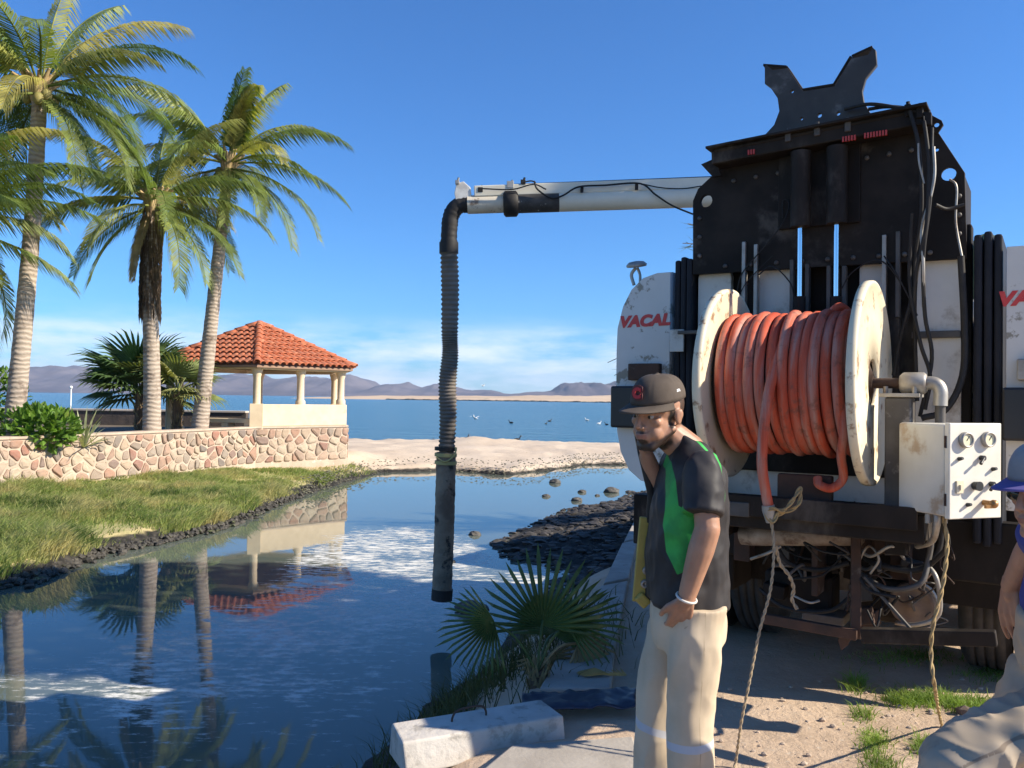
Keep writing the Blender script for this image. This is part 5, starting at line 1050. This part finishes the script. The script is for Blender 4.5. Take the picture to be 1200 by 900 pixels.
def head_blob(mb, H, k=1.0):                        # H: head frame; x its right, y forward, z up
    T = lambda x, y, z: H @ V((x * k, y * k, z * k)); R3 = H.to_3x3()
    def el(x, y, z, rx, ry, rz, n=20, m=14): mb.ball(T(x, y, z), (rx * k, ry * k, rz * k), n, m, R3)
    def cp(a, ra, b, rb): capsule(mb, T(*a), ra * k, T(*b), rb * k, 12)
    el(0, -.012, .038, .077, .098, .086); el(0, .022, -.03, .059, .072, .085); el(0, -.03, -.02, .062, .065, .06)
    el(0, .066, -.098, .03, .027, .02)
    for s in (-1, 1):
        cp((s * .058, .002, -.045), .018, (s * .022, .068, -.1), .018); el(s * .042, .062, -.014, .02, .019, .018); cp((s * .052, .068, .026), .010, (s * .014, .088, .025), .010)
        el(s * .012, .1, -.031, .009, .010, .008); el(s * .034, .055, -.05, .023, .03, .03)
        el(s * .0765, -.014, -.004, .009, .017, .029); el(s * .083, -.021, .006, .005, .012, .018)
        el(s * .031, .078, .0135, .017, .008, .0055); el(s * .031, .077, -.004, .016, .007, .005)
    cp((0, .09, .02), .008, (0, .110, -.022), .0105); el(0, .112, -.027, .0105, .010, .009)
    el(0, .076, -.06, .034, .027, .03); el(0, .098, -.056, .022, .009, .005); el(0, .096, -.067, .019, .009, .006)
def head_attrs(me, H, k=1.0):
    Hi = np.array(H.inverted()); P = coords(me); L = (P @ Hi[:3, :3].T + Hi[:3, 3]) / k; x, y, z = L[:, 0], L[:, 1], L[:, 2]; ax = np.abs(x); near = (np.linalg.norm(L, axis=1) < .19)
    jit = np.array([noise.noise((p[0] * 60, p[1] * 60, p[2] * 60)) for p in L]) * .006
    # beard: chin, jaw line and sideburn, moustache
    jaw = np.maximum(np.minimum(-.078 - z + np.clip((.075 - y), 0, 1) * .5, .012), -.05) - .002
    chin = .034 - np.hypot(ax, (z + .100) * .8); beard = np.maximum(np.minimum(jaw, y + .01), chin - .004)
    mou = np.minimum(.006 - np.abs(z + .0465 + ax * .18), .026 - ax); mou = np.where(y > .07, mou, -.02); beard = np.maximum(beard, mou)
    sideb = np.minimum(.012 - np.abs(y - .012 - .1 * z), .06 - np.abs(z + .01)); sideb = np.where((ax > .05) & (ax < .0715), sideb, -.02); beard = np.maximum(beard, sideb)
    lip = np.minimum(.024 - ax, .008 - np.abs(z + .0615)); beard = np.where((lip > 0) & (y > .085), -.02, beard)
    beard = np.where(near & (z > -.125), beard + jit, -.02)
    hair = np.where(near & (ax < .0745), np.minimum(z + .012 + np.clip(-y, 0, .1) * .45, .022 - y + .0), -.02) + jit
    brow = np.where((y > .06) & near, np.minimum(.0062 - np.abs(z - .0315 + np.abs(ax - .03) * .22), .021 - np.abs(ax - .034)), -.02)
    lipm = np.where((y > .085) & near, lip, -.02)
    fattr(me, 'beard', beard); fattr(me, 'hair', np.maximum(hair, brow)); fattr(me, 'lip', lipm)
def skin_mat(name, c, beard=True):
    t = NT(name); base = t.mix(t.rng(t.noise(14, 4), .35, .65), c, tuple(q * .82 for q in c)); base = t.mix(t.rng(t.noise(55, 3), .55, .75, 0, .35), base, (c[0] * 1.1, c[1] * .75, c[2] * .7))
    base = t.mix(t.rng(t.attr('lip')[2], -.002, .003, 0, .6), base, (.26, .09, .075))
    if beard: base = t.mix(t.rng(t.attr('beard')[2], -.006, .008, 0, .93), base, (.014, .010, .008))
    base = t.mix(t.rng(t.attr('hair')[2], -.003, .004, 0, .85), base, (.015, .012, .01))
    t.set(base, .48, 0, .4); t.b.inputs['Subsurface Weight'].default_value = .12; t.b.inputs['Subsurface Radius'].default_value = (.012, .005, .003); t.b.inputs['Subsurface Scale'].default_value = .5
    t.bump(t.noise(180, 3), .15, .002); return t.m
def hand(mb, w, d, pn, side, curls=(.5, .5, .5, .5), spread=.0, thumb=(.75, .55, .1), k=1.0):
    d = V(d).normalized(); pn = V(pn); pn = (pn - d * pn.dot(d)).normalized(); s = d.cross(pn).normalized() * side; w = V(w)
    off = (.031, .0105, -.0105, -.030); Ls = ((.042, .026, .020), (.046, .029, .021), (.043, .027, .020), (.034, .020, .018)); ml = (.086, .089, .084, .076)
    for o_, L, m_, cu in zip(off, Ls, ml, curls):
        b = w + s * o_ * .6 * k + d * .012 * k; kn = w + d * m_ * k + s * o_ * (1 + spread) * k - pn * .004; capsule(mb, b, .0135 * k, kn, .0105 * k, 10)
        a = cu * .9; q = kn; r = .0098
        for seg, l in enumerate(L):
            dd = (d * math.cos(a) + pn * math.sin(a) + s * (o_ * spread * 6)).normalized(); e = q + dd * l * k; capsule(mb, q, r * k, e, (r - .0011) * k, 10); q = e; r -= .0011; a += cu * (1.1 if seg == 0 else .8)
    b = w + d * .02 * k + s * .02 * k; t1 = b + (s * thumb[0] + d * thumb[1] + pn * thumb[2]).normalized() * .045 * k; t2 = t1 + (s * thumb[0] * .5 + d * (thumb[1] + .35) + pn * (thumb[2] + .25)).normalized() * .034 * k; t3 = t2 + (s * thumb[0] * .15 + d * (thumb[1] + .4) + pn * (thumb[2] + .35)).normalized() * .026 * k
    capsule(mb, b, .015 * k, t1, .0125 * k, 10); capsule(mb, t1, .0115 * k, t2, .0105 * k, 10); capsule(mb, t2, .010 * k, t3, .0085 * k, 10)
    capsule(mb, w - d * .015 * k, .025 * k, w + d * .03 * k, .022 * k, 12)
def frame(c, f, up=(0, 0, 1)):
    f = V(f).normalized(); x = f.cross(V(up)).normalized(); z = x.cross(f); return M(((x.x, f.x, z.x, c.x), (x.y, f.y, z.y, c.y), (x.z, f.z, z.z, c.z), (0, 0, 0, 1)))
def cap_hat(parent, H, m_crown, m_brim, m_under, k=1.0, brim_len=.072, emblem=None, side_mark=None):
    mx = H @ M.Scale(k, 4); dome = MB(); n = 96; rows = 12; vs = []; fs = []; tilt = .10
    for i in range(rows + 1):
        t_ = i / rows * math.pi / 2
        for j in range(n):
            a = 2 * math.pi * j / n; c_, s_ = math.cos(a), math.sin(a); r = math.cos(t_) ** (.62 if s_ > 0 else .72); zz = math.sin(t_) ** .95
            x = c_ * .0865 * r; y = s_ * (.109 if s_ > 0 else .106) * r - .004; seam = 1 - .012 * (abs(math.sin(a * 3)) < .1) * math.sin(2 * t_)
            vs.append((x * seam, y * seam, .053 - y * tilt + .088 * zz * (1 + .04 * s_)))
    for i in range(rows):
        for j in range(n): q = (j + 1) % n; fs.append((i * n + j, i * n + q, (i + 1) * n + q, (i + 1) * n + j))
    dome.add(vs, fs, True); crown = dome.build('cap', m_crown, parent); crown.matrix_local = mx; crown.modifiers.new('s', 'SOLIDIFY').thickness = .003
    bt = MB().ball((0, -.004, .142), (.008, .008, .004), 10, 6).build('cap_button', m_crown, crown)
    br = MB(); vs = []; fs = []; N = 22; K = 6
    for side in (0, 1):
        for j in range(N + 1):
            a = rad(90 + 78 * (2 * j / N - 1)); x0, y0 = math.cos(a) * .086, math.sin(a) * .108 - .004; out = brim_len * (math.cos((2 * j / N - 1) * math.pi / 2) ** .55)
            for i in range(K + 1):
                u = i / K; x = x0 * (1 + .04 * u); y = y0 + out * u; z = .0535 - y0 * tilt - .012 * u - .9 * x * x * u * 1.6 - (.0045 if side else 0); vs.append((x, y, z))
    S = (N + 1) * (K + 1)
    for j in range(N):
        for i in range(K): q = j * (K + 1) + i; fs += [(q, q + 1, q + K + 2, q + K + 1), (S + q, S + q + K + 1, S + q + K + 2, S + q + 1)]
        q = j * (K + 1) + K; fs.append((q, S + q, S + q + K + 1, q + K + 1))
    br.add(vs, fs, True); bo = br.build('cap_brim', m_brim, crown)
    if m_under: bo.data.materials.append(m_under); [setattr(p, 'material_index', 1) for p in bo.data.polygons if p.normal.z < -.3]
    return crown

# ---- man standing in front of the truck, hand in pocket, looking at the camera
D = 2.95
cap_brown = mat('cap_cloth', (.062, .045, .032), .85, 0, c2=(.08, .06, .045), scale=20, bump=.3, bscale=300, bdist=.001); cap_under = mat('cap_under', (.085, .06, .042), .85)
man_c = at(800, 700, D); pb_ = MB()
HM = frame(at(771, 486, 2.90), (-.74, -.66, -.13), (.12, .04, 1))
head_blob(pb_, HM, 1.0)
nk = at(806, 528, 2.95); chain(pb_, [(HM @ V((0, -.03, -.06)), .056), (nk, .062), (nk + V((0, 0, -.07)), .068)])
shL, elL, wrL = at(824, 551, 2.76), at(829, 620, 2.71), at(804, 702, 2.735); shR, elR, wrR = at(800, 552, 3.13), at(779, 588, 3.06), at(758, 535, 2.99)
chain(pb_, [(nk + V((.01, 0, -.11)), .078), (at(812, 600, D), .10), (at(806, 700, D), .12)])
chain(pb_, [(shL, .042), (elL, .041)]); chain(pb_, [(elL, .042), (elL.lerp(wrL, .3), .043), (wrL, .0285)]); capsule(pb_, shL, .042, shR, .042)
chain(pb_, [(shR, .05), (elR, .041)]); chain(pb_, [(elR, .041), (wrR, .028)])
hand(pb_, wrL, (-.14, .52, -.9), (.15, .95, .5), -1, (.35, .35, .4, .4), 0, (.6, .8, .15))
hand(pb_, wrR, (-.22, -.05, .95), (.75, -.55, .1), 1, (1.25, 1.3, 1.3, 1.3), 0, (.5, .9, .3))
hipL, knL, anL = at(816, 726, 2.84), at(810, 835, 2.84), at(815, 1005, 2.84); hipR, knR, anR = at(795, 726, 3.06), at(768, 836, 3.05), at(775, 990, 3.05); anL.z = anR.z = .09
for h, k_, a_ in ((hipL, knL, anL), (hipR, knR, anR)): chain(pb_, [(h, .08), (k_, .055), (a_, .04)])
bme = solidify_blob(pb_, 'person', .0045, 3, .5); head_attrs(bme, HM)
bme.materials.append(skin_mat('tan_skin', (.40, .215, .135)))
man = link('person', bme); tag(man, 'man in dark cap, black shirt with green side and beige trousers, left hand in pocket', 'person')
for s in (-1, 1):
    e = MB().ball(HM @ V((s * .031, .0765, .0055)), .0105, 14, 10).build('eye', mat('eye_white', (.34, .29, .26), .3) if s < 0 else bpy.data.materials['eye_white'], man)
    MB().ball(HM @ V((s * .031 + .001, .0845, .0045)), (.0062, .0036, .0058), 12, 8, HM.to_3x3()).build('iris', mat('iris', (.012, .008, .006), .15) if s < 0 else bpy.data.materials['iris'], e)
hat = cap_hat(man, HM, cap_brown, cap_brown, cap_under)
em = text_mesh('C', .046, .0025, 0, .0035); em.materials.append(mat('emblem_red', (.45, .03, .035), .7)); eo = link('cap_emblem', em, hat); eo.matrix_local = M.Translation((.004, .1045, .086)) @ M.Rotation(math.pi, 4, 'Z') @ M.Rotation(rad(84), 4, 'X')
em = text_mesh('C', .058, .001, 0, .006); em.materials.append(mat('emblem_edge', (.10, .02, .02), .7)); eo2 = link('emblem_border', em, hat); eo2.matrix_local = M.Translation((.004, .1035, .086)) @ M.Rotation(math.pi, 4, 'Z') @ M.Rotation(rad(84), 4, 'X')
mk = MB().prism([(-.009, -.004), (-.004, -.005), (.001, -.003), (.009, -.004), (.008, .005), (.001, .006), (-.004, .004), (-.008, .005)], 0, .0012).build('cap_side_mark', mat('white_stitch', (.6, .6, .58), .8), hat); mk.matrix_local = M.Translation((-.0815, -.01, .088)) @ M.Rotation(rad(-98), 4, 'Z') @ M.Rotation(rad(72), 4, 'X')

sh_ = MB(); X1, Y1 = V((1, 0, 0)), V((0, 1, 0))
def ring(px, py, a, b, y=D, sq=.9, tilt=0): return (at(px, py, y), V((a, 0, a * tilt)), V((0, b, 0)), sq)
loft(sh_, [ring(806, 704, .139, .172, sq=.85), ring(806, 680, .138, .172), ring(805, 650, .138, .172), ring(806, 615, .130, .178), ring(808, 585, .124, .188), ring(811, 560, .112, .196), ring(812, 545, .098, .19, tilt=-.1), ring(812, 534, .082, .155, tilt=-.2), ring(811, 524, .066, .10, tilt=-.3), ring(808, 514, .060, .074, tilt=-.42)])
def sleeve(a, b, r0, r1):
    d = (b - a).normalized(); u = d.cross(Y1).normalized() if abs(d.y) < .9 else d.cross(X1).normalized(); v = d.cross(u)
    loft(sh_, [(a - d * .05, u * r0 * .6, v * r0 * .6, 1), (a - d * .02, u * r0 * .92, v * r0 * .92, 1), (a + (b - a) * .3, u * r0, v * r0, 1), (a + (b - a) * .7, u * (r0 + r1) / 2, v * (r0 + r1) / 2, 1), (b, u * r1, v * r1, 1)], 24)
sleeve(shL, at(823, 602, 2.715), .062, .067); sleeve(shR, shR.lerp(elR, .95), .066, .062)
sme = solidify_blob(sh_, 'shirt', .006, 5, .6); fold(sme, .008, (8, 8, 6), 3, .0055, (15, 11, 10))
P = coords(sme); green = poly_sd(P[:, 0], P[:, 2], [(lambda q: (q.x, q.z))(at(px, py, 2.80)) for px, py in ((788, 520), (791, 520), (792, 560), (794, 592), (814, 603), (812, 640), (803, 668), (793, 673), (782, 648), (779, 618), (782, 592), (786, 560))])
green = np.where(P[:, 1] < D, green, -.02)
pl_ = [at(*q) for q in ((806, 508, 2.84), (818, 514, 2.84), (829, 528, 2.84), (837, 546, 2.84), (841, 564, 2.84), (839, 582, 2.84))]; P2 = P.copy(); P2[:, 1] = 0; pipe = np.where(P[:, 1] < D + .03, .0048 - line_sd(P2, [(q.x, 0, q.z) for q in pl_]), -.02)
hem = .0012 - np.abs(P[:, 2] - at(806, 699, D).z)
fattr(sme, 'green', np.maximum(green, pipe))
t = NT('shirt_cloth'); sc_ = t.mix(t.rng(t.noise(9, 4), .35, .65), (.020, .018, .019), (.034, .030, .030)); gcl = t.mix(t.rng(t.noise(14, 3), .35, .65), (.04, .36, .07), (.028, .25, .05))
t.set(t.mix(t.rng(t.attr('green')[2], -.0008, .0008, smooth=False), sc_, gcl), .62, 0, .35); t.bump(t.noise(420, 2), .15, .001); sme.materials.append(t.m); link('shirt', sme, man)

tr_ = MB()
loft(tr_, [ring(806, 690, .112, .15), ring(806, 705, .117, .155), ring(805, 722, .121, .160), ring(805, 742, .118, .16), ring(803, 756, .105, .15)])
def leg(h, k_, a_, r):
    pts = catmull([h, k_, a_], 6); rr_ = np.interp(np.linspace(0, 1, len(pts)), [0, .25, .5, .75, 1], r); loft(tr_, [(p, V((q * 1.02, 0, 0)), V((0, q, 0)), .95) for p, q in zip(pts, rr_)], 26)
leg(hipL + V((0, 0, .05)), knL, anL - V((0, 0, .05)), (.092, .083, .072, .074, .082)); leg(hipR + V((.01, 0, .05)), knR, anR - V((0, 0, .05)), (.092, .086, .073, .074, .083))
tme_ = solidify_blob(tr_, 'trousers', .0065, 5, .6); fold(tme_, .010, (6, 6, 3.5), 11, .006, (14, 13, 6))
P = coords(tme_); lw = P[:, 1] < (hipL.y + hipR.y) / 2; zb1, zb2 = at(813, 873, 2.8).z, at(765, 856, 3.0).z
band = .013 - np.abs(P[:, 2] - np.where(lw, zb1 + .06 * (P[:, 0] - knL.x) * 1.2, zb2 - .25 * (P[:, 0] - knR.x)))
pocket = .0028 - line_sd(P, [tuple(at(*q)) for q in ((784, 716, 2.77), (790, 728, 2.76), (800, 738, 2.76), (812, 730, 2.76))])
fattr(tme_, 'band', band); fattr(tme_, 'seam', np.maximum(pocket, .0022 - np.where(lw, np.abs(P[:, 0] - np.interp(P[:, 2], [anL.z, knL.z, hipL.z], [anL.x, knL.x, hipL.x]) - .01), 1)))
t = NT('beige_twill'); tc_ = t.mix(t.rng(t.noise(5, 5), .35, .65), (.56, .46, .335), (.47, .38, .27)); tc_ = t.mix(t.rng(t.noise(2.2, 5, .65), .6, .75, 0, .5), tc_, (.34, .26, .18)); tc_ = t.mix(t.rng(t.attr('seam')[2], -.001, .001, 0, .5), tc_, (.24, .18, .12)); t.set(t.mix(t.rng(t.attr('band')[2], -.0006, .0006, smooth=False), tc_, (.46, .47, .50)), .85, 0, .2); t.bump(t.noise(300, 2), .15, .001); tme_.materials.append(t.m); link('trousers', tme_, man)
w_ = wrL.lerp(elL, .02); dw = (wrL - elL).normalized(); u = dw.cross(Y1).normalized(); v = dw.cross(u); MB().tube([w_ + u * math.cos(a) * .033 + v * math.sin(a) * .031 + dw * .006 * math.sin(a) for a in [i * 2 * math.pi / 24 for i in range(25)]], .0042, 8).build('bracelet', mat('bracelet', (.62, .58, .52), .5), man)
for a_, nm in ((anL, 'shoe'), (anR, 'shoe')):
    s = MB(); capsule(s, a_ + V((.03, 0, -.045)), .042, a_ + V((-.15, 0, -.052)), .036); capsule(s, a_ + V((-.06, 0, -.03)), .045, a_ + V((-.0, 0, .03)), .045); o = s.build(nm, mat('boot_leather', (.05, .035, .025), .6) if 'boot_leather' not in bpy.data.materials else bpy.data.materials['boot_leather'], man)

# the long tool he leans on
tool = thing('hand_tool', 'long tool with dark shaft and yellow-edged bolted plate held upright by the man', 'tool', at(757, 650, 3.02))
tb0 = at(757, 650, 3.02); tr0 = lambda px, py, y=3.03: at(px, py, y) - tb0
MB().tube([tr0(747, 505, 3.0), tr0(752, 530, 3.0), tr0(764, 580, 3.02), tr0(762, 612, 3.03)], [.014, .015, .016, .016], 12).build('shaft', rubber, tool)
MB().bar(tr0(757, 606), tr0(748, 705), .016, .045).build('yellow_edge', mat('yellow_paint', (.42, .33, .07), .6, 0, c2=(.34, .26, .06), scale=9), tool, .004)
MB().bar(tr0(765, 606), tr0(758, 706), .04, .02).build('plate', blackp, tool, .003)
for i in range(4): a = tr0(761.5 - i * 2.1, 637 + i * 15.5); MB().lathe([(0, .016), (.006, .016), (.0065, .02), (.014, .02), (.016, .012), (.016, 0)], 16, M.Translation(a) @ M.Rotation(math.pi / 2, 4, 'X')).build('bolt', galv, tool)
MB().bar(tr0(757, 698), tr0(748, 707), .05, .05).build('foot', bpy.data.materials['yellow_paint'], tool, .008)

# ---- man bending in from the right edge
def at2(px, py, y): return at(px + 13, py, y * .95)
D2 = 2.38; p2 = MB(); H2 = frame(at2(1218, 578, D2), (-.95, -.28, -.10), (-.05, 0, 1)); head_blob(p2, H2)
n2 = at2(1258, 622, 2.36); chain(p2, [(H2 @ V((0, -.03, -.06)), .056), (n2, .062)])
s2, e2, w2 = at2(1252, 640, 2.2), at2(1205, 628, 2.46), at2(1172, 686, 2.60); s3, e3, w3 = at2(1275, 640, 2.58), at2(1300, 720, 2.7), at2(1280, 790, 2.7)
hp2 = at2(1262, 772, 2.4); chain(p2, [(n2 + V((.02, 0, -.08)), .11), (at2(1265, 710, 2.4), .12), (hp2, .13)])
chain(p2, [(s2, .055), (e2, .042)]); chain(p2, [(e2, .041), (e2.lerp(w2, .4), .04), (w2, .028)]); capsule(p2, s2, .06, s3, .06); chain(p2, [(s3, .05), (e3, .04), (w3, .028)])
hand(p2, w2, (.06, .05, -1), (.95, .25, .0), -1, (.18, .22, .3, .38), .12, (.5, .75, .35)); hand(p2, w3, (-.8, 0, -.4), (0, 0, -1), 1, (.4, .4, .4, .4))
kn2, an2 = at2(1112, 912, 2.2), at2(1170, 1100, 2.2); kn3, an3 = at2(1170, 930, 2.5), at2(1230, 1060, 2.5); an2.z = an3.z = .09
h2, h3 = hp2 + V((0, -.1, -.05)), hp2 + V((0, .1, -.05))
for a in ((h2, kn2, an2), (h3, kn3, an3)): chain(p2, [(a[0], .085), (a[1], .055), (a[2], .04)])
b2e = solidify_blob(p2, 'person', .0045, 3, .5); head_attrs(b2e, H2); b2e.materials.append(skin_mat('ruddy_skin', (.42, .22, .14), False))
man2 = link('person', b2e); tag(man2, 'person bending in from the right edge in grey cap with purple brim and blue shirt', 'person')
for s in (-1, 1): e = MB().ball(H2 @ V((s * .031, .0765, .0055)), .0105, 14, 10).build('eye', bpy.data.materials['eye_white'], man2); MB().ball(H2 @ V((s * .031, .0845, .0045)), (.0048, .0035, .0048), 12, 8, H2.to_3x3()).build('iris', bpy.data.materials['iris'], e)
cap_hat(man2, H2 @ M.Translation((0, 0, .0)), mat('grey_cap', (.33, .30, .29), .9, 0, c2=(.27, .245, .24), scale=12, bump=.3, bscale=300, bdist=.001), mat('purple_brim', (.10, .08, .25), .8), None, 1.02, .066)
gl = MB()
for s in (-1, 1): gl.ball(H2 @ V((s * .032, .09, .004)), (.024, .008, .017), 14, 8, H2.to_3x3())
gl.tube([H2 @ V((.054, .085, .008)), H2 @ V((.078, .0, .008))], .0025, 6).tube([H2 @ V((-.054, .085, .008)), H2 @ V((-.078, .0, .008))], .0025, 6).tube([H2 @ V((-.012, .095, .008)), H2 @ V((.012, .095, .008))], .0025, 6); gl.build('sunglasses', mat('dark_lens', (.01, .01, .01), .1), man2)
sh_ = MB(); dn = (hp2 - n2).normalized(); fwd = dn.cross(Y1).normalized()
loft(sh_, [(n2 + dn * o_, fwd * a, Y1 * b, .92) for o_, a, b in ((-.0, .06, .075), (.04, .08, .13), (.10, .11, .19), (.22, .13, .19), (.36, .135, .175), (.5, .14, .175))])
sleeve(s2, s2.lerp(e2, .93), .068, .066); sleeve(s3, s3.lerp(e3, .8), .066, .06)
s2e = solidify_blob(sh_, 'shirt', .007, 5, .6); fold(s2e, .006, (7, 7, 7), 5, .004, (12, 9, 14)); s2e.materials.append(mat('blue_shirt', (.022, .035, .20), .75, 0, c2=(.03, .05, .26), scale=9, bump=.2, bscale=300, bdist=.001)); link('shirt', s2e, man2)
tr_ = MB(); loft(tr_, [(hp2 + dn * o_ , fwd * a, Y1 * b, .95) for o_, a, b in ((-.12, .145, .18), (0, .15, .19), (.1, .13, .18))])
leg(h2, kn2, an2 - V((0, 0, .04)), (.125, .112, .095, .085, .085)); leg(h3, kn3, an3 - V((0, 0, .04)), (.12, .11, .09, .082, .085))
t2e = solidify_blob(tr_, 'trousers', .007, 4, .6); fold(t2e, .007, (5, 5, 5), 21, .009, (16, 7, 16)); P = coords(t2e); fattr(t2e, 'seam2', .0035 - np.abs(line_sd(P, [tuple(h2 + V((0, -.11, .05))), tuple(kn2 + V((-.02, -.09, .03))), tuple(an2 + V((0, -.08, 0)))]) - .035))
t2e.materials.append(mat('stone_trousers', (.42, .34, .25), .9, 0, c2=(.33, .265, .19), scale=6, stain=(.22, .17, .13), sscale=5, sth=.64, bump=.15, bscale=300, bdist=.001)); link('trousers', t2e, man2)
q_ = NT.__new__(NT); q_.m = bpy.data.materials['stone_trousers']; q_.n = q_.m.node_tree.nodes; q_.l = q_.m.node_tree.links; q_.b = q_.n['Principled BSDF']; q_._tc = None
src = q_.b.inputs['Base Color'].links[0].from_socket; q_.set(q_.mix(q_.rng(q_.attr('seam2')[2], -.001, .001, 0, .65), src, (.14, .10, .07)))
for a_ in (an2, an3): s = MB(); capsule(s, a_ + V((.03, 0, -.045)), .042, a_ + V((-.15, 0, -.052)), .036); capsule(s, a_ + V((-.06, 0, -.03)), .045, a_ + V((0, 0, .03)), .045); s.build('shoe', bpy.data.materials['boot_leather'], man2)
# ---------------------------------------------------------------- sea haze
hz = MB().box((0, 4300, 120), (30000, 9000, 250)).build('haze', None); hz['kind'] = 'stuff'; hz['label'] = 'pale sea haze'; hz['category'] = 'haze'
hm = bpy.data.materials.new('haze'); hm.use_nodes = True; hn = hm.node_tree.nodes; hn.clear(); ho = hn.new('ShaderNodeOutputMaterial'); hv = hn.new('ShaderNodeVolumePrincipled')
hv.inputs['Color'].default_value = (.6, .76, 1, 1); hv.inputs['Density'].default_value = .00008; hv.inputs['Anisotropy'].default_value = .1
hm.node_tree.links.new(hv.outputs[0], ho.inputs['Volume']); hz.data.materials.append(hm)
